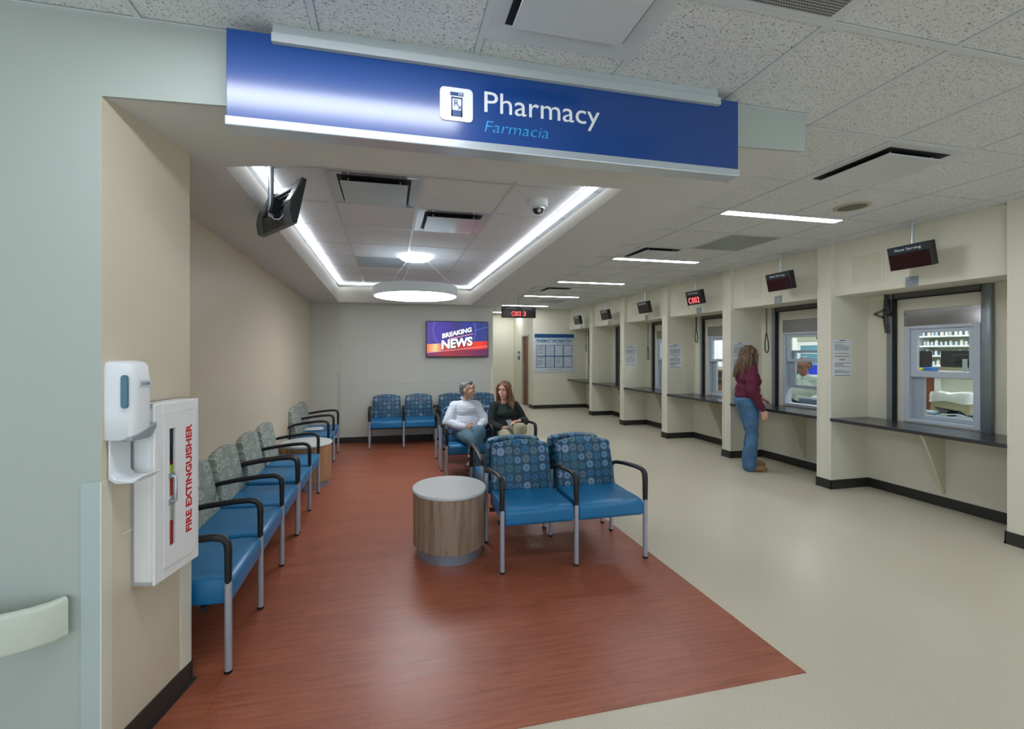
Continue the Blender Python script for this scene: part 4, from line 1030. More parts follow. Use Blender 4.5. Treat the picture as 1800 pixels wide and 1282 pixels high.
# ================================================================== inside the pharmacy
# shelves with bottles, seen through the nearest window
t = thing('bottle_shelf_unit', 'white wall shelves of medicine bottles seen through the nearest window', 'shelf', (9.42, 4.7, .2))
SZ = [1.30, 1.47, 1.64, 1.81, 1.98]
for z in SZ: MB().box(9.26, 9.59, 3.6, 5.87, z-.018, z, .002, 1).box(9.25, 9.262, 3.6, 5.87, z-.022, z+.006).obj('shelf_board', m_whitem, t, world=True)
MB().box(9.26, 9.59, 5.87, 5.89, .2, 2.1).box(9.26, 9.59, 3.58, 3.6, .2, 2.1).obj('side_panel', m_whitem, t, world=True)
MB().box(9.575, 9.59, 3.6, 5.87, .2, 2.1).obj('back_panel', M('shelf_back', '#b9bfa6', .6), t, world=True)
rnd = random.Random(3)
m_bot = M('bottle_white', '#e3e6ea', .35); m_lab = [M('bottle_label_a', '#c9d6e4', .6), M('bottle_label_b', '#e0d6c8', .6), M('bottle_label_c', '#a9c4da', .6)]
def bottle(h, r, li):
    o = thing('medicine_bottle', 'white medicine bottle on the pharmacy shelves, too far to tell apart', 'bottle', (0, 0, 0), 0, 'medicine bottles on the pharmacy shelves')
    MB().lathe([(0, 0.0005), (r, 0.0005), (r, h*.72), (r*.6, h*.8), (r*.6, h*.82), (0, h*.82)], n=12).obj('bottle_body', m_bot, o)
    MB().lathe([(0, h*.82), (r*.72, h*.82), (r*.72, h), (0, h)], n=12).obj('cap', m_white, o)
    MB().lathe([(r*1.02, h*.18), (r*1.02, h*.6)], n=12).obj('label', m_lab[li], o); return o
protos = [bottle(.085, .019, 0), bottle(.10, .022, 1), bottle(.07, .017, 2)]
used = [False]*3; rn = ['highest visible', 'second', 'third', 'lowest']
for si, z in enumerate((1.81, 1.64, 1.47, 1.30)):
    y = 5.84
    while y > (5.05 if si < 3 else 5.1):
        y -= .030+rnd.random()*.022; q = rnd.randrange(3)
        loc = (9.30+rnd.random()*.03, y, z)
        lb = 'small white medicine bottle in the %s row of the pharmacy shelves' % rn[si]; gr = 'medicine bottles in the %s shelf row' % rn[si]
        if not used[q]: o = protos[q]; o.location = loc; o['label'] = lb; o['group'] = gr; used[q] = True
        else: dup(protos[q], loc, label=lb, group=gr)
        y -= .02
# tall work desk with monitors
t = thing('work_desk', 'white and brown work desk with monitors behind the nearest window', 'desk', (7.2, 4.3, 0))
MB().box(6.86, 7.6, 3.2, 4.9, 1.235, 1.27, .004, 1).obj('desktop', M('desk_top', '#8d8f8b', .4), t, world=True)
MB().box(6.9, 6.93, 3.2, 4.14, 0, 1.235).box(6.9, 7.55, 3.18, 3.21, 0, 1.235).obj('back_panel', m_ph, t, world=True)
MB().box(6.9, 6.93, 4.16, 4.9, 0, 1.235).box(6.9, 7.55, 4.88, 4.9, 0, 1.235).box(6.895, 6.90, 3.66, 3.80, .98, 1.235).obj('wood_panel', m_oak, t, world=True)
MB().box(6.88, 6.9, 4.12, 4.18, 0, 1.235).obj('panel_post', m_whitem, t, world=True)
def monitor(y0, y1, x, z0, z1, label, grp='computer monitors inside the pharmacy', base=1.27):
    ym = (y0+y1)/2; t = thing('monitor', label, 'monitor', (x, ym, base), 0, grp)
    MB().box(x, x+.03, y0, y1, z0, z1, .006, 1).box(x-.03, x, ym-.12, ym+.12, z0+.06, z1-.05, .012, 2).obj('case', m_black, t, world=True)
    MB().box(x+.03, x+.032, y0+.012, y1-.012, z0+.015, z1-.012).obj('screen', M('dark_screen'), t, world=True)
    MB().box(x-.045, x-.03, ym-.02, ym+.02, base+.01, (z0+z1)/2).box(x-.12, x+.08, ym-.11, ym+.11, base, base+.012, .003, 1).obj('stand', m_grey, t, world=True)
    return t
monitor(3.66, 4.19, 7.0, 1.335, 1.548, 'wide black monitor seen from behind on the right through the nearest window')
monitor(4.29, 4.80, 7.0, 1.32, 1.548, 'black monitor seen from behind at the left edge of the nearest window')
tag(MB().box(6.88, 7.02, 4.22, 4.30, 1.27, 1.33, .01, 2).obj('tape_dispenser', M('blue_plastic', '#1d5fa8', .3)), 'small blue object on the desk between the two monitors', 'tape dispenser')
tag(MB().box(6.88, 7.0, 4.32, 4.40, 1.27, 1.315, .008, 2).obj('sticky_note_pad', M('yellow_paper', '#cdbb2e', .6)), 'yellow note pad on the desk left of the blue object', 'note pad')
# bin with plastic liner
t = thing('waste_bin', 'beige bin with a loose white plastic liner behind the nearest window', 'bin', (6.52, 3.75, 0))
MB().prism([(6.40, 3.56), (6.70, 3.56), (6.70, 3.93), (6.40, 3.93)], 'z', 0, .99, .01, 1).obj('bin_body', M('bin_beige', '#b5b096', .5), t)
for o_ in t.children:
    o_.location = (-6.52, -3.75, 0)
mb = MB(); n = 40; b2 = bmesh.new(); rings = []
for j, (z, e) in enumerate(((1.02, .0), (1.045, .012), (1.0, .022), (.955, .018), (.94, .02))):
    Rg = []
    for i in range(n):
        a = 2*PI*i/n; cx = math.copysign(min(1, abs(math.cos(a))*1.3), math.cos(a)); sy = math.copysign(min(1, abs(math.sin(a))*1.3), math.sin(a))
        Rg.append(b2.verts.new((6.55+cx*(.15+e+.004*math.sin(9*a+j)), 3.745+sy*(.185+e+.005*math.sin(7*a+j)), z+.012*math.sin(5*a+j*1.3))))
    rings.append(Rg)
for A_, B_ in zip(rings, rings[1:]):
    for i in range(n): b2.faces.new((A_[i], A_[(i+1) % n], B_[(i+1) % n], B_[i]))
mb.add(b2, True); mb.obj('plastic_liner', M('liner_white', '#dfe3e4', .3), t, world=True)
tag(MB().box(6.05, 6.25, 4.0, 4.22, .0, 1.30, .03, 2).obj('waste_bag', M('dark_bag', '#3a3432', .35)), 'tall dark plastic bag standing left behind the nearest window', 'bag')
# inner ledge of every open window
for k in range(4):
    o_ = PIT*k; t = thing('inner_worktop', ['inner worktop behind the nearest window', 'inner worktop in front of the pharmacist', 'inner worktop behind the third window', 'inner worktop behind the fourth window'][k], 'worktop', (5.65, 3.3+o_, .79), 0, 'worktops inside the pharmacy windows')
    MB().box(XW+.121, 5.86, 2.62+o_, 3.98+o_, .755, .79, .003, 1).obj('worktop', M('worktop_grey', '#a9adab', .4), t, world=True); MB().box(5.50, 5.53, 2.64+o_, 3.96+o_, 0, .755).box(5.50, 5.82, 2.64+o_, 2.67+o_, 0, .755).obj('support_panel', m_ph, t, world=True)
def keyb(x0, x1, y0, y1, z): return x0
t = thing('keyboard', 'black keyboard tray with papers on the worktop behind the nearest window', 'keyboard', (5.62, 3.15, .79))
MB().box(5.52, 5.74, 2.98, 3.38, .791, .815, .004, 1, rot=(0, -.08, 0)).obj('key_case', m_black, t, world=True)
mb = MB()
for i in range(4):
    for j in range(12): mb.box(5.54+i*.045, 5.575+i*.045, 3.0+j*.03, 3.022+j*.03, .812+i*.0035, .822+i*.0035)
mb.obj('keys', m_blackm, t, world=True)
t = thing('card_terminal', 'dark angled printer behind the lower sash of the nearest window', 'printer', (5.78, 3.08, .79)); MB().prism([(5.72, .792), (5.85, .792), (5.85, .90), (5.74, .885)], 'y', 2.93, 3.22, .01, 2).obj('case', M('printer_dark', '#2b333b', .35), t, world=True)
MB().box(5.716, 5.722, 3.0, 3.1, .85, .86).obj('logo_plate', m_grey, t, world=True)
t = thing('tilted_screen', 'black tilted flat screen lying on the worktop behind the nearest window', 'screen', (5.75, 3.38, .82)); MB().box(5.70, 5.83, 3.25, 3.47, .89, .905, .004, 1, rot=(.1, .5, 0)).obj('panel', m_black, t, world=True); MB().box(5.76, 5.78, 3.33, 3.39, .791, .90).obj('foot', m_blackm, t, world=True)
t = thing('label_printer', 'pale grey label printer at the left of the nearest window', 'printer', (5.66, 3.50, .79)); MB().box(5.56, 5.74, 3.42, 3.56, .791, .90, .02, 3).obj('case', M('printer_grey', '#8fa3ad', .4), t, world=True); MB().box(5.553, 5.561, 3.43, 3.46, .86, .88).obj('sticker', M('yellow_paper'), t, world=True)
mb = MB(); mb.tube([(5.50, 3.40, .80), (5.50, 3.38, .84), (5.52, 3.30, .885), (5.56, 3.20, .90), (5.60, 3.10, .87)], .006, 8); mb.tube([(5.50, 3.385, .80), (5.505, 3.35, .83), (5.53, 3.27, .865), (5.57, 3.17, .875), (5.61, 3.08, .85)], .006, 8)
tag(mb.obj('looped_cable', m_cabl), 'pair of pale looped cables over the keyboard behind the nearest window', 'cable')
# fridge behind the pharmacist
t = thing('medicine_fridge', 'beige-topped glass-door medicine refrigerator behind the pharmacist', 'refrigerator', (8.25, 6.5, 0))
MB().box(7.95, 8.6, 6.1, 7.02, 0, 1.86, .01, 2).obj('cabinet', M('fridge_body', '#dfe2df', .4), t, world=True)
MB().box(7.93, 7.951, 6.1, 7.02, 1.74, 1.86, .004, 1).obj('header', M('fridge_header', '#a9ab95', .4), t, world=True)
MB().box(7.925, 7.931, 6.53, 6.62, 1.78, 1.82).obj('display', m_black, t, world=True)
d_ = MB().box(7.92, 7.949, 6.12, 6.18, .15, 1.72).box(7.92, 7.949, 6.94, 7.0, .15, 1.72).box(7.92, 7.949, 6.18, 6.94, 1.66, 1.72).box(7.92, 7.949, 6.18, 6.94, .15, .21).obj('door', m_whitem, t, world=True)
MB().box(7.93, 7.948, 6.18, 6.94, .21, 1.66).obj('door_glass', M('fridge_glass', '#6ea3b8', .12, var=.5), d_, world=True)
for i, z in enumerate((.6, .95, 1.25, 1.5)):
    MB().box(7.924, 7.93, 6.2, 6.92, z, z+.015).obj('shelf_edge', m_whitem, d_, world=True)
tag(MB().box(7.2, 7.45, 5.93, 6.27, 1.14, 1.31, .01, 1).obj('storage_crate', M('blue_plastic2', '#1535c0', .4)), 'bright blue plastic crate behind the pharmacist\'s shoulder', 'crate')
tag(MB().box(7.1, 7.6, 5.3, 6.6, 1.10, 1.139).box(7.12, 7.16, 5.32, 5.36, 0, 1.10).box(7.54, 7.58, 5.32, 5.36, 0, 1.10).box(7.12, 7.16, 6.54, 6.58, 0, 1.10).box(7.54, 7.58, 6.54, 6.58, 0, 1.10).obj('side_bench', m_whitem), 'white bench holding the blue crate', 'bench')
t = thing('stool', 'black round-base stool under the pharmacist', 'stool', (6.04, 5.18, 0))
MB().lathe([(0, 0), (.22, 0), (.22, .02), (.04, .05), (.03, .05), (.03, .54), (0, .54)], (6.04, 5.18, 0), 24).obj('pedestal', m_blackm, t, world=True); MB().box(5.86, 6.28, 4.97, 5.40, .535, .585, .02, 2).obj('seat', m_black, t, world=True)
t = thing('office_chair', 'dark high-back office chair left of the pharmacist\'s head', 'chair', (6.75, 6.0, 0))
MB().box(6.80, 6.87, 5.90, 6.30, .80, 1.37, .03, 3, rot=(0, .06, .4)).box(6.81, 6.86, 6.06, 6.14, .50, .85).obj('backrest', M('chair_back_dark', '#2a3034', .6), t, world=True)
MB().box(6.5, 6.9, 5.88, 6.32, .52, .60, .03, 3).obj('seat', M('chair_back_dark'), t, world=True)
mb = MB().cyl((6.7, 6.10, .07), (6.7, 6.10, .52), .03)
for i_ in range(5): mb.tube([(6.7, 6.10, .09), (6.7+.28*math.cos(2*PI*i_/5), 6.10+.28*math.sin(2*PI*i_/5), .03)], [.025, .018], 8)
mb.obj('star_base', m_blackm, t, world=True)
t = thing('document_printer', 'grey desktop printer with a yellow sticker in front of the pharmacist', 'printer', (5.66, 4.72, .79)); MB().box(5.56, 5.80, 4.50, 4.90, .791, .895, .015, 3).obj('case', M('printer_blue_grey', '#5f717f', .4), t, world=True)
MB().box(5.553, 5.561, 4.56, 4.60, .85, .88).obj('sticker', M('yellow_paper'), t, world=True); MB().box(5.53, 5.60, 4.62, 4.86, .792, .82, .01, 2).obj('tray', m_black, t, world=True)
mb = MB()
for i in range(5): mb.tube([(5.52+.01*i, 4.88-.01*i, .80+.004*i), (5.50, 4.93, .83+.01*i), (5.54, 4.97, .81+.008*i), (5.6, 4.93, .80)], .006, 6)
tag(mb.obj('cable_bundle', m_black), 'black cable bundle left of the grey printer behind the pharmacist window', 'cable')
# behind the third window
t = thing('storage_cabinet', 'tall white storage cabinet behind the third window', 'cabinet', (7.6, 8.6, 0)); MB().box(7.4, 7.9, 7.5, 9.6, 1.18, 2.1, .005, 1).obj('body', m_whitem, t, world=True)
MB().box(7.39, 7.401, 7.6, 8.5, 1.2, 2.05).box(7.39, 7.401, 8.52, 9.5, 1.2, 2.05).obj('cabinet_door', m_white, t, world=True); MB().box(7.6, 7.9, 7.5, 9.6, 0, 1.18).obj('back_panel', m_ph, t, world=True)
t = thing('wooden_organizer', 'orange-brown wooden pigeonhole organizer behind the third window', 'organizer', (6.6, 7.4, .0)); MB().box(6.5, 6.9, 6.95, 7.55, .0, 1.18, .004, 1).obj('carcass', m_oak, t, world=True)
MB().box(6.492, 6.50, 7.0, 7.5, 1.02, 1.13).box(6.492, 6.50, 7.0, 7.5, .88, .98).obj('opening', m_blackm, t, world=True)  # black panels on the front paint in the shade of the pigeonholes
t = thing('desk_phone', 'black desk telephone on the worktop behind the third window', 'telephone', (5.65, 6.18, .79)); MB().prism([(5.55, .791), (5.78, .791), (5.78, .87), (5.56, .82)], 'y', 6.08, 6.28, .006, 1).obj('base', m_black, t, world=True)
MB().tube([(5.60, 6.10, .86), (5.66, 6.10, .895), (5.74, 6.10, .90)], .018, 10).obj('handset', m_black, t, world=True)
# ================================================================== people
def flesh(mb, name, mat, parent, vox=.007, it=4, world=True, disp=None):
    o = mb.obj(name, mat, None)
    md = o.modifiers.new('r', 'REMESH'); md.mode = 'VOXEL'; md.voxel_size = vox; md.use_smooth_shade = True
    sm = o.modifiers.new('s', 'SMOOTH'); sm.factor = .5; sm.iterations = it
    dg = bpy.context.evaluated_depsgraph_get(); me = bpy.data.meshes.new_from_object(o.evaluated_get(dg)); old = o.data
    o.modifiers.clear(); o.data = me; bpy.data.meshes.remove(old); me.name = name
    me.materials.clear(); me.materials.append(mat)
    if disp:   # cloth folds / hair strands modelled into the surface
        from mathutils import noise as NZ
        amp, f = disp
        nn = [v.normal.copy() for v in me.vertices]
        for v, q in zip(me.vertices, nn):
            c = v.co; d = NZ.noise(Vector((c.x*f[0], c.y*f[1], c.z*f[2])))
            v.co = c+q*d*amp
    if world and parent is not None:
        mi = world_of(parent).inverted()
        for v in me.vertices: v.co = mi @ v.co
    for p in me.polygons: p.use_smooth = True
    if parent is not None: o.parent = parent
    return o
def hand(mb, w, d, n, side=1, curl=.35, s=1.0, spread=.06, thumb_in=.4):
    """w wrist, d towards the fingers, n out of the palm; side=+1 puts the thumb along d x n"""
    w, d, n = Vector(w), Vector(d).normalized(), Vector(n); n = (n-d*n.dot(d)).normalized(); x = d.cross(n)*side
    L = [.074, .082, .077, .060]
    for i in range(4):
        off = (.029-.0195*i)*s; k = w+d*(.088*s-abs(i-1.2)*.004)+x*off
        mb.cap(w+x*off*.55+d*.008, k, .0145*s, .0125*s, 10)
        a = curl*.7; p = k; dd = d+x*(spread*(1.2-i)); dd.normalize()
        for j, f in enumerate((.45, .30, .25)):
            q = dd*math.cos(a)+n*math.sin(a); e = p+q*L[i]*f*s; mb.cap(p, e, (.0095-.0008*j)*s, (.0087-.0008*j)*s, 8); p = e; a += curl
    b = w+d*.022*s+x*.024*s; t1 = b+(x*.85+d*.75+n*.25).normalized()*.040*s; t2 = t1+(d*.95+x*.25+n*thumb_in).normalized()*.030*s; t3 = t2+(d*.9-x*.1+n*thumb_in*1.3).normalized()*.024*s
    mb.cap(w+d*.012*s+x*.010*s, b, .015*s, .014*s, 10); mb.cap(b, t1, .014*s, .011*s, 10); mb.cap(t1, t2, .0105*s, .0095*s, 8); mb.cap(t2, t3, .0095*s, .008*s, 8)
def headblob(mb, c, R, s=1.0, fem=False):
    c = Vector(c)
    def E_(p, r, rot=None):
        k = MB(); k.ell((0, 0, 0), r, 18)
        for v in k.bm.verts: v.co = R @ ((v.co+Vector(p))*s)+c
        mb.add(k.bm)
    E_((0, .016, .030), (.073, .090, .084)); E_((0, -.028, -.030), (.057 if not fem else .054, .058, .074)); E_((0, -.060, -.088), (.026 if not fem else .021, .021, .019))
    E_((0, -.035, -.065), (.050 if not fem else .043, .045, .035))
    for sx in (-1, 1):
        E_((sx*.036, -.058, -.018), (.024, .020, .026)); E_((sx*.076, .006, -.006), (.007, .017, .029)); E_((sx*.028, -.074, .032), (.024, .012, .009))
    E_((0, -.080, .045), (.045, .012, .03))
    k = MB(); k.cap((0, -.084, .014), (0, -.102, -.018), .0075, .0115, 10); k.ell((0.010, -.094, -.024), (.008, .009, .007), 8); k.ell((-.010, -.094, -.024), (.008, .009, .007), 8)
    k.ell((0, -.083, -.050), (.022, .010, .006), 10); k.ell((0, -.081, -.060), (.019, .010, .006), 10)
    for v in k.bm.verts: v.co = R @ (v.co*s)+c
    mb.add(k.bm)
def facebits(parent, c, R, s, brow, lip='#a5645a'):
    c = Vector(c)
    def put(mb, name, mat):
        for v in mb.bm.verts: v.co = R @ (v.co*s)+c
        return mb.obj(name, mat, parent, world=True, smooth=True)
    mw, mi_, mk = M('eye_white', '#dcdcd8', .2), M('iris', '#2e2018', .2), brow
    for sx in (-1, 1):
        e = put(MB().ell((sx*.029, -.0755, .014), (.0125, .0085, .0065), 14), 'eye', mw); put(MB().ell((sx*.029, -.0825, .014), (.0052, .003, .0052), 10), 'iris', mi_)
        put(MB().tube([(sx*.013, -.088, .030), (sx*.030, -.089, .036), (sx*.046, -.078, .031)], [.003, .0035, .002], 6), 'eyebrow', mk)
        put(MB().tube([(sx*.017, -.0835, .0195), (sx*.029, -.0850, .0225), (sx*.041, -.078, .019)], [.0015, .002, .0012], 5), 'eyelid', M('lash_dark', '#3a2a24', .6))
    put(MB().tube([(-.021, -.0885, -.054), (-.008, -.0935, -.0515), (0, -.0935, -.053), (.008, -.0935, -.0515), (.021, -.0885, -.054)], [.002, .0042, .0042, .0042, .002], 8).tube([(-.018, -.0885, -.0565), (0, -.093, -.0605), (.018, -.0885, -.0565)], [.002, .0045, .002], 8), 'lips', M('lips'+lip, lip, .45))
def glasses(parent, c, R, s):
    c = Vector(c); mb = MB()
    for sx in (-1, 1):
        mb.tube([(sx*.031+.024*math.cos(a*PI/8), -.094, .010+.019*math.sin(a*PI/8)) for a in range(17)], .0016, 5, False)
        mb.tube([(sx*.055, -.093, .014), (sx*.072, -.07, .014), (sx*.078, .0, .010)], .0017, 5)
    mb.tube([(-.008, -.094, .014), (0, -.097, .017), (.008, -.094, .014)], .0016, 5)
    for v in mb.bm.verts: v.co = R @ (v.co*s)+c
    return mb.obj('glasses', m_black, parent, world=True)
def foot(mb, an, toe, r=.036, heel=.055, w=1.0):
    an, toe = Vector(an), Vector(toe); d = (toe-an); f = d.normalized()
    up = Vector((0, 0, 1)); up = (up-f*up.dot(f)).normalized() if abs(f.z) < .95 else Vector((0, -1, 0))
    b = an-up*.045
    mb.cap(an, b-f*.025, r*1.02, r*.95, 12); mb.cap(b-f*.03, b+f*.02-up*.0, r*.92, r*.95, 12); mb.cap(b+f*.02, toe-f*.05, r*.95, r*1.06*w, 12); mb.cap(toe-f*.06, toe-f*.015, r*1.06*w, r*.72, 12)
    mb.cap(an, b+f*.06, r, r*.7, 12)
m_skin1 = M('skin_tan', '#b38f7c', .5, spec=.4); m_skin2 = M('skin_fair', '#cfa08c', .5, spec=.4); m_skin3 = M('skin_brown', '#8f644f', .5, spec=.4)
def plaid():
    t = NT('white_check_shirt'); s = t.sep(t.tc())
    n = t.noise(t.tc(), 6, 2, out=0)
    def ln(a, f, w, ph=0):
        q = t.math('FRACT', t.math('ADD', t.math('MULTIPLY', t.math('ADD', a, t.math('MULTIPLY', n, .03)), f), ph)); return t.math('LESS_THAN', q, w)
    br = t.math('GREATER_THAN', t.noise(t.tc(), 90, 2), .46)
    hz = t.math('MULTIPLY', t.math('MAXIMUM', ln(s[2], 64, .16), ln(s[2], 27, .09, .3)), br)
    vt = t.math('MULTIPLY', ln(t.math('ADD', s[0], t.math('MULTIPLY', s[1], .7)), 56, .13), t.math('GREATER_THAN', t.noise(t.tc(), 110, 2), .5))
    c = t.mix(t.math('MULTIPLY', t.math('MAXIMUM', hz, vt), .55), lin('#ccd3dd'), lin('#3e4a60')); t.set(col=c, rough=.8); return t.m
m_plaid = plaid()
def denim(name, a, b):
    t = NT(name); n = t.noise(t.tc(), 5, 4); n2 = t.noise(t.mapping(t.tc(), (1, 1, .3)), 260, 2)
    c = t.mix(t.ramp(n, [(.35, (0, 0, 0, 1)), (.65, (1, 1, 1, 1))]), lin(a), lin(b)); c = t.mix(t.math('MULTIPLY', n2, .25), c, lin('#8fb0c4'))
    t.set(col=c, rough=.85); return t.m
m_denim1 = denim('denim_faded', '#28495a', '#3f6575'); m_denim2 = denim('denim_blue', '#1f4870', '#386a94')
m_knit = M('dark_green_knit', '#14211f', .85, bump=(300, .2)); m_khaki = M('khaki_cotton', '#9d9a80', .8, var=.2, bump=(200, .1))
m_burg = M('burgundy_knit', '#5a1230', .8, bump=(260, .15)); m_whshirt = M('pale_shirt', '#bccac6', .75, var=.15)
m_brshoe = M('brown_leather', '#4a2a22', .35); m_tanshoe = M('tan_suede', '#8a6a44', .8); m_sock = M('tan_sock', '#c09a72', .8)
def hairmat(name, a, b, f=(60, 60, 6)):
    t = NT(name); n = t.noise(t.mapping(t.tc(), f), 1.6, 4, .6); c = t.mix(t.ramp(n, [(.38, (0, 0, 0, 1)), (.64, (1, 1, 1, 1))]), lin(a), lin(b))
    t.set(col=c, rough=.45, spec=.4); t.bump(n, .5, .004); return t.m
m_hairg = hairmat('hair_grey_short', '#3c3d3c', '#77797a', (50, 50, 50)); m_hairb = hairmat('hair_auburn', '#4a3020', '#7d5a3c'); m_hairs = hairmat('hair_brown_highlights', '#2b1f18', '#7a5d40', (45, 45, 5)); m_hairp = hairmat('hair_dark_short', '#2c2722', '#5c544d', (50, 50, 50))

def person(label, P, mats, opt):
    """P: joint positions (world). L/R are the person's own sides."""
    v = {k: Vector(q) for k, q in P.items() if isinstance(q, (tuple, Vector))}
    base = opt['base']; t = thing('person', label, 'person', base)
    sc = opt.get('sc', 1.0); hs = opt.get('head', 1.0); fem = opt.get('fem', False)
    R = Euler((opt.get('pitch', 0), opt.get('roll', 0), opt['yaw'])).to_matrix()
    Rb = Euler((0, 0, opt['byaw'])).to_matrix()
    # --- body
    mb = MB(); headblob(mb, v['head'], R, hs, fem)
    nb = v['neck']; up = v['head']-Vector((0, 0, .045))*hs
    mb.cap(nb-Vector((0, 0, .03)), up, .052*sc if not fem else .045*sc, .050*sc if not fem else .041*sc)
    for a, b, r0, r1 in (('shL', 'elL', .044, .036), ('elL', 'wrL', .036, .024), ('shR', 'elR', .044, .036), ('elR', 'wrR', .036, .024), ('hipL', 'knL', .07, .05), ('knL', 'anL', .048, .034), ('hipR', 'knR', .07, .05), ('knR', 'anR', .048, .034)):
        mb.cap(v[a], v[b], r0*sc, r1*sc)
    mb.cap(v['chest']+Rb @ Vector((0, .02, 0)), v['pelvis'], .08*sc, .09*sc); mb.cap(v['shL'], v['shR'], .036, .036); mb.cap(v['chest'], nb, .07, .047); mb.cap(v['hipL'], v['hipR'], .08, .08)
    for S in 'LR':
        h = opt['hand'+S]; hand(mb, v['wr'+S], h[0], h[1], h[2], h[3], h[4] if len(h) > 4 else 1.0)
        foot(mb, v['an'+S], v['toe'+S], .030)
    body = flesh(mb, 'body', mats['skin'], t, .0052, 3)
    facebits(body, v['head'], R, hs, mats['brow'], mats.get('lip', '#a5645a'))
    # --- top
    mb = MB(); bw = opt.get('bulk', 1.0)
    def E_(p, r):
        k = MB(); k.ell((0, 0, 0), r, 20)
        for q in k.bm.verts: q.co = Rb @ q.co + Vector(p)
        mb.add(k.bm)
    ch, pe = v['chest'], v['pelvis']; wa = ch.lerp(pe, .55)
    sw = (v['shL']-v['shR']).length/2
    E_(ch-Vector((0, 0, .0 if not opt.get('boat') else .02)), (sw*.92*bw, .115*bw, .125)); E_(wa, (.145*bw*sc, .118*bw, .14)); E_(pe+Vector((0, 0, .07)), (.150*bw*sc, .12*bw, .11))
    if fem: E_(ch+Rb @ Vector((0, -.075, -.04)), (.115*bw, .075, .075))
    if not opt.get('boat'): mb.cap(ch+Rb @ Vector((0, -.01, .03)), nb-Vector((0, 0, .05)), .10, .066)
    if not opt.get('boat'): E_(nb-Vector((0, 0, .06)), (.105, .070, .045))
    sl = opt.get('sleeve', .055)
    for S in 'LR':
        mb.cap(v['sh'+S], v['el'+S], sl*1.02, sl*.98); mb.cap(v['sh'+S].lerp(ch, .35), v['el'+S].lerp(wa, .45), sl*.95, sl*.7); mb.cap(v['el'+S], v['el'+S].lerp(v['wr'+S], .93), sl*.92, sl*.66); mb.cap(nb-Vector((0, 0, .065 if not opt.get('boat') else .085)), v['sh'+S], .055 if not opt.get('boat') else .035, sl*.98)
    top = flesh(mb, opt.get('topname', 'shirt'), mats['top'], t, .0085, 7, disp=opt.get('tdisp', (.010, (9, 9, 14))))
    # --- trousers
    mb = MB(); E_(pe, (.155*sc*opt.get('hipw', 1), .125*opt.get('hipd', 1), .105))
    tr = opt.get('leg', (.082, .062, .055)); 
    for S in 'LR':
        e = v['kn'+S].lerp(v['an'+S], opt.get('hem', .92))
        mb.cap(v['hip'+S], v['kn'+S], tr[0]*1.08, tr[1]*1.05); mb.cap(v['kn'+S], e, tr[1]*1.04, tr[2])
        mb.cap(pe, v['hip'+S], .09, tr[0]*1.08)
    flesh(mb, 'trousers', mats['leg'], t, .0085, 6, disp=(.009, (10, 10, 16)))
    for S in 'LR':
        mb = MB(); foot(mb, v['an'+S]-Vector((0, 0, .0)), v['toe'+S], .040); 
        sh = flesh(mb, 'shoe', mats['shoe'], t, .006, 3)
    return t, body, v, R, Rb

# --- seated man
t, body, v, R, Rb = person('grey-haired man in white checked shirt and jeans sitting cross-legged with clasped hands', dict(
    pelvis=(.935, 5.27, .545), chest=(.935, 5.30, .80), neck=(.94, 5.295, .945), head=(.955, 5.255, 1.055),
    shL=(1.075, 5.30, .850), shR=(.795, 5.30, .850), elL=(1.175, 5.23, .665), elR=(.70, 5.23, .665), wrL=(1.065, 5.075, .625), wrR=(.885, 5.075, .62),
    hipL=(1.01, 5.22, .53), hipR=(.86, 5.22, .53), knL=(1.02, 4.80, .625), knR=(.93, 4.81, .515), anL=(.885, 4.70, .335), anR=(1.00, 4.86, .095), toeL=(.83, 4.58, .24), toeR=(1.0, 4.69, .042)),
    dict(skin=m_skin1, brow=m_hairg, top=m_plaid, leg=m_denim1, shoe=m_brshoe),
    dict(base=(.935, 5.2, 0), yaw=math.radians(58), byaw=0, pitch=-.05, sleeve=.066, tr_w=1.15, handL=((-1, -.45, -.12), (.25, -.6, .2), -1, .35), handR=((1, -.5, -.05), (.2, .6, -.1), 1, .35), leg=(.080, .064, .056), hem=.80, bulk=1.16))
c = Vector(v['head']); mb = MB()
def hair_e(mb, R, c, p, r, s=1.0):
    k = MB(); k.ell((0, 0, 0), r, 20)
    for q in k.bm.verts: q.co = R @ ((q.co+Vector(p))*s)+Vector(c)
    mb.add(k.bm)
hair_e(mb, R, c, (0, .022, .037), (.0748, .0865, .0795)); hair_e(mb, R, c, (0, .048, .0), (.066, .060, .060)); hair_e(mb, R, c, (0, -.028, .085), (.050, .046, .030))
flesh(mb, 'hair', m_hairg, t, .006, 3, disp=(.003, (60, 60, 60)))
# collar
mb = MB()
for sx in (-1, 1): mb.prism([(sx*.008, -.01), (sx*.055, .05), (sx*.062, .012), (sx*.03, -.035)], 'y', -.006, .006, .002, 1)
for q in mb.bm.verts: q.co = Vector(v['neck'])+Vector((q.co.x, q.co.y-.062+abs(q.co.x)*.45, q.co.z-.01))
mb.tube([Vector(v['neck'])+Vector((.056*math.sin(a), .004-.052*math.cos(a), .004+.012*(1-math.cos(a))/2*-1+.012)) for a in [.5+(2*PI-1.0)*i/14 for i in range(15)]], .011, 8)
mb.obj('collar', m_plaid, t, world=True)
MB().tube([Vector(v['wrL'])+Vector((.0, 0, 0))+Vector((.012*math.sin(a)*0, .028*math.sin(a), .028*math.cos(a))) for a in [2*PI*i/12 for i in range(13)]], .006, 6, False).obj('watch_strap', m_blackm, t, world=True)
MB().cap((.905, 4.716, .375), (.885, 4.700, .325), .040, .038).obj('sock', m_sock, t, world=True, smooth=True)
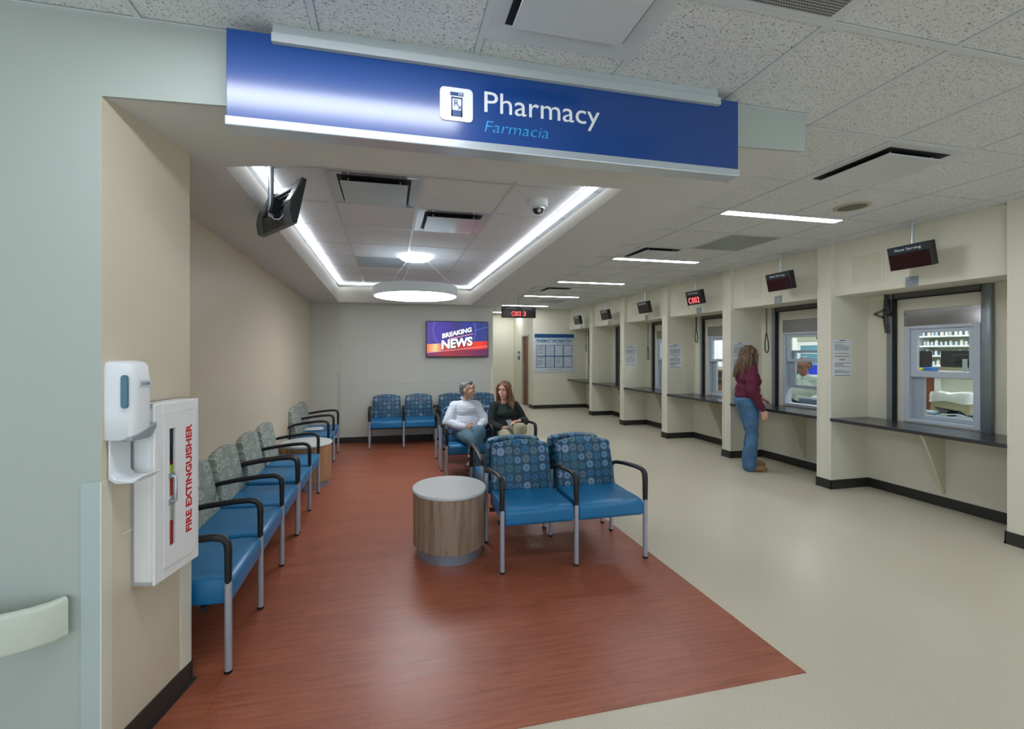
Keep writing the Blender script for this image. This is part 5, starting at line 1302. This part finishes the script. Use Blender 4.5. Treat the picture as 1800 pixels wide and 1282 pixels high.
# --- seated woman
t, body, v, R, Rb = person('long-haired woman in dark green top and khaki trousers seated, holding a phone', dict(
    pelvis=(1.47, 5.26, .545), chest=(1.45, 5.29, .79), neck=(1.435, 5.285, .925), head=(1.425, 5.25, 1.035),
    shL=(1.575, 5.285, .845), shR=(1.305, 5.285, .845), elL=(1.685, 5.22, .645), elR=(1.225, 5.20, .645), wrL=(1.555, 5.00, .695), wrR=(1.335, 5.035, .605),
    hipL=(1.54, 5.21, .53), hipR=(1.395, 5.21, .53), knL=(1.505, 4.80, .635), knR=(1.345, 4.82, .515), anL=(1.415, 4.74, .30), anR=(1.42, 4.88, .095), toeL=(1.37, 4.63, .20), toeR=(1.42, 4.72, .042)),
    dict(skin=m_skin2, brow=m_hairb, top=m_knit, leg=m_khaki, shoe=m_blackm, lip='#b0655f'),
    dict(base=(1.46, 5.2, 0), yaw=math.radians(-38), byaw=0, pitch=.0, roll=.0, fem=True, sc=.92, head=.96, handL=((-1, -.25, -.1), (-.1, -.2, -1), -1, .45, .9), handR=((1, -.35, .12), (0, .15, 1), -1, .45, .92), leg=(.082, .070, .064), hem=.9, bulk=1.08, topname='knit_top', sleeve=.058, boat=True, tdisp=(.008, (10, 10, 12))))
c = Vector(v['head']); mb = MB(); s = .96
hair_e(mb, R, c, (0, .026, .046), (.086, .092, .086)); hair_e(mb, R, c, (0, .055, -.02), (.084, .06, .10))
for sx, L in ((-1, -.16), (1, -.20)):
    k = MB(); k.tube([(sx*.045, -.055, .092), (sx*.078, -.045, .03), (sx*.082, -.025, -.05), (sx*.086, -.02, -.12), (sx*.09, -.03, L)], [.022, .026, .028, .028, .016], 10, flat=(1, .8))
    for q in k.bm.verts: q.co = R @ (q.co*s)+c
    mb.add(k.bm)
mb.tube([c+Vector((.06, .03, .0)), c+Vector((.085, .02, -.08)), c+Vector((.10, -.02, -.13)), c+Vector((.075, -.10, -.175)), c+Vector((.07, -.125, -.22))], [.05, .045, .036, .028, .012], 10)
mb.tube([c+Vector((-.02, .06, .0)), c+Vector((.0, .075, -.10)), c+Vector((.01, .07, -.20))], [.07, .06, .03], 10)
flesh(mb, 'hair', m_hairb, t, .006, 3, disp=(.006, (50, 50, 5)))
ph = thing('smartphone', 'silver smartphone held in the seated woman\'s right hand', 'phone', (1.44, 4.985, .655), .3)
k = Matrix.Rotation(-.9, 4, 'X'); MB().box(-.036, .036, -.004, .004, -.072, .072, .003, 2).xf(k).obj('phone_case', M('phone_silver', '#a8adb2', .3, .4), ph); MB().box(-.033, .033, -.0047, -.004, -.066, .066).xf(k).obj('screen', M('phone_screen', '#7d858c', .1), ph)
# --- standing woman (faces the window, +X)
BX, BY = 4.585, 4.735
Rz = Euler((0, 0, math.radians(66))).to_matrix()
def W_(x, y, z): q = Rz @ Vector((x, y, z)); return (q.x+BX, q.y+BY, q.z)
def D_(x, y, z): q = Rz @ Vector((x, y, z)); return tuple(q)
t, body, v, R, Rb = person('woman in burgundy sweater and blue jeans standing at the service counter', dict(
    pelvis=W_(0, .02, .90), chest=W_(0, .01, 1.19), neck=W_(0, .02, 1.365), head=W_(0, -.02, 1.485),
    shL=W_(.175, .02, 1.30), shR=W_(-.175, .02, 1.30), elL=W_(.235, -.02, 1.03), elR=W_(-.235, .045, 1.03), wrL=W_(.12, -.18, .93), wrR=W_(-.24, -.075, .80),
    hipL=W_(.09, .02, .86), hipR=W_(-.09, .02, .86), knL=W_(.10, -.06, .47), knR=W_(-.095, -.01, .47), anL=W_(.115, -.04, .085), anR=W_(-.10, .03, .085), toeL=W_(.14, -.24, .040), toeR=W_(-.12, -.16, .040)),
    dict(skin=m_skin2, brow=m_hairs, top=m_burg, leg=m_denim2, shoe=m_tanshoe),
    dict(base=(BX, BY, 0), yaw=math.radians(80), byaw=math.radians(66), pitch=.02, fem=True, sc=1.0, head=.99, handL=(D_(0, -1, -.6), D_(-.3, 0, -1), 1, .2, .9), handR=(D_(.05, -.25, -1), D_(1, .1, 0), 1, .24, .88), leg=(.098, .062, .080), hem=1.03, bulk=1.18, hipw=1.18, hipd=1.2, topname='sweater', sleeve=.062))
c = Vector(v['head']); mb = MB()
hair_e(mb, R, c, (0, .028, .044), (.088, .096, .088)); hair_e(mb, R, c, (0, .055, -.04), (.090, .06, .10))
for (x0, y0, x1, y1, z1, r0, r1) in ((-.06, .04, -.10, .075, -.235, .045, .024), (-.02, .07, -.06, .14, -.27, .05, .028), (.03, .07, .03, .17, -.30, .05, .030), (.065, .04, .10, .15, -.29, .045, .028), (-.075, -.01, -.095, -.02, -.20, .032, .018), (.08, -.01, .12, .03, -.24, .03, .018), (0, .08, -.01, .13, -.25, .05, .02)):
    k = MB(); k.tube([(x0, y0, .02), ((x0*2+x1)/3, (y0*2+y1)/3, -.08), ((x0+2*x1)/3, (y0+2*y1)/3, -.16), (x1, y1, z1)], [r0, r0, (r0+r1)/2, r1*.5], 10)
    for q in k.bm.verts: q.co = R @ q.co+c
    mb.add(k.bm)
flesh(mb, 'hair', m_hairs, t, .006, 2, disp=(.010, (45, 45, 5)))
glasses(body, c, R, .99)
# jeans details: waistband, back pocket, stitching
mb = MB()
P_ = [W_(.15*math.cos(a)*1.22, .02+.128*math.sin(a)*1.2, .965) for a in [2*PI*i/28 for i in range(29)]]
mb = MB(); pk = [(112, .915), (124, .915), (137, .915), (150, .915), (150, .87), (150, .81), (131, .785), (112, .81), (112, .87)]
for (cx_, s_) in ((0, 1),):
    ring = pk+[pk[0]]
    mb.tube([W_(.193*math.cos(math.radians(x)), .02+.163*math.sin(math.radians(x)), z) for x, z in ring], .0022, 5)
mb.obj('pocket_stitching', M('denim_stitch', '#5d86ab', .8), t, world=True)
# --- pharmacist behind the second window
PX, PY = 5.98, 5.17; Rq = Euler((0, 0, math.radians(-70))).to_matrix()
def W2(x, y, z): q = Rq @ Vector((x, y, z)); return (q.x+PX, q.y+PY, q.z)
def D2(x, y, z): return tuple(Rq @ Vector((x, y, z)))
t, body, v, R, Rb = person('pharmacist with glasses and a pale collared shirt seated behind the service window, looking down', dict(
    pelvis=W2(0, .06, .70), chest=W2(0, .03, .98), neck=W2(0, .01, 1.205), head=W2(0, -.035, 1.325),
    shL=W2(.19, .02, 1.135), shR=W2(-.19, .02, 1.135), elL=W2(.25, -.04, .90), elR=W2(-.25, -.04, .90), wrL=W2(.14, -.20, .845), wrR=W2(-.13, -.20, .845),
    hipL=W2(.09, .04, .68), hipR=W2(-.09, .04, .68), knL=W2(.10, -.22, .60), knR=W2(-.10, -.22, .60), anL=W2(.10, -.16, .24), anR=W2(-.10, -.16, .24), toeL=W2(.10, -.26, .20), toeR=W2(-.10, -.26, .20)),
    dict(skin=m_skin3, brow=m_hairp, top=m_whshirt, leg=M('dark_trousers', '#23262b', .8), shoe=m_blackm, lip='#7a4a40'),
    dict(base=(PX, PY, 0), yaw=math.radians(-82), byaw=math.radians(-66), pitch=.28, head=1.08, handL=(D2(-.4, -1, -.1), D2(0, 0, -1), 1, .3), handR=(D2(.4, -1, -.1), D2(0, 0, -1), -1, .3), bulk=1.05, leg=(.078, .06, .05)))
c = Vector(v['head']); mb = MB(); hair_e(mb, R, c, (0, .030, .044), (.0765, .086, .079), 1.08); hair_e(mb, R, c, (0, .055, -.005), (.072, .058, .06), 1.08)
flesh(mb, 'hair', m_hairp, t, .006, 3, disp=(.003, (60, 60, 60)))
glasses(body, c, R, 1.08)
mb = MB()
for sx in (-1, 1):
    k = MB(); k.prism([(sx*.006, -.03), (sx*.060, .035), (sx*.070, -.01), (sx*.035, -.060)], 'y', -.006, .006, .002, 1)
    for q in k.bm.verts: q.co = Vector(v['neck'])+Rq @ Vector((q.co.x, q.co.y-.082+abs(q.co.x)*.4, q.co.z-.02))
    mb.add(k.bm)
mb.obj('collar', m_whshirt, t, world=True)
k = MB(); k.lathe([(0, 0), (.018, 0), (.018, .01), (0, .012)], n=16, ax='y')
for q in k.bm.verts: q.co = Vector(W2(-.0, -.135, 1.03))+Rq @ Vector((q.co.x, -q.co.y, q.co.z))
k.obj('badge', m_black, t, world=True)
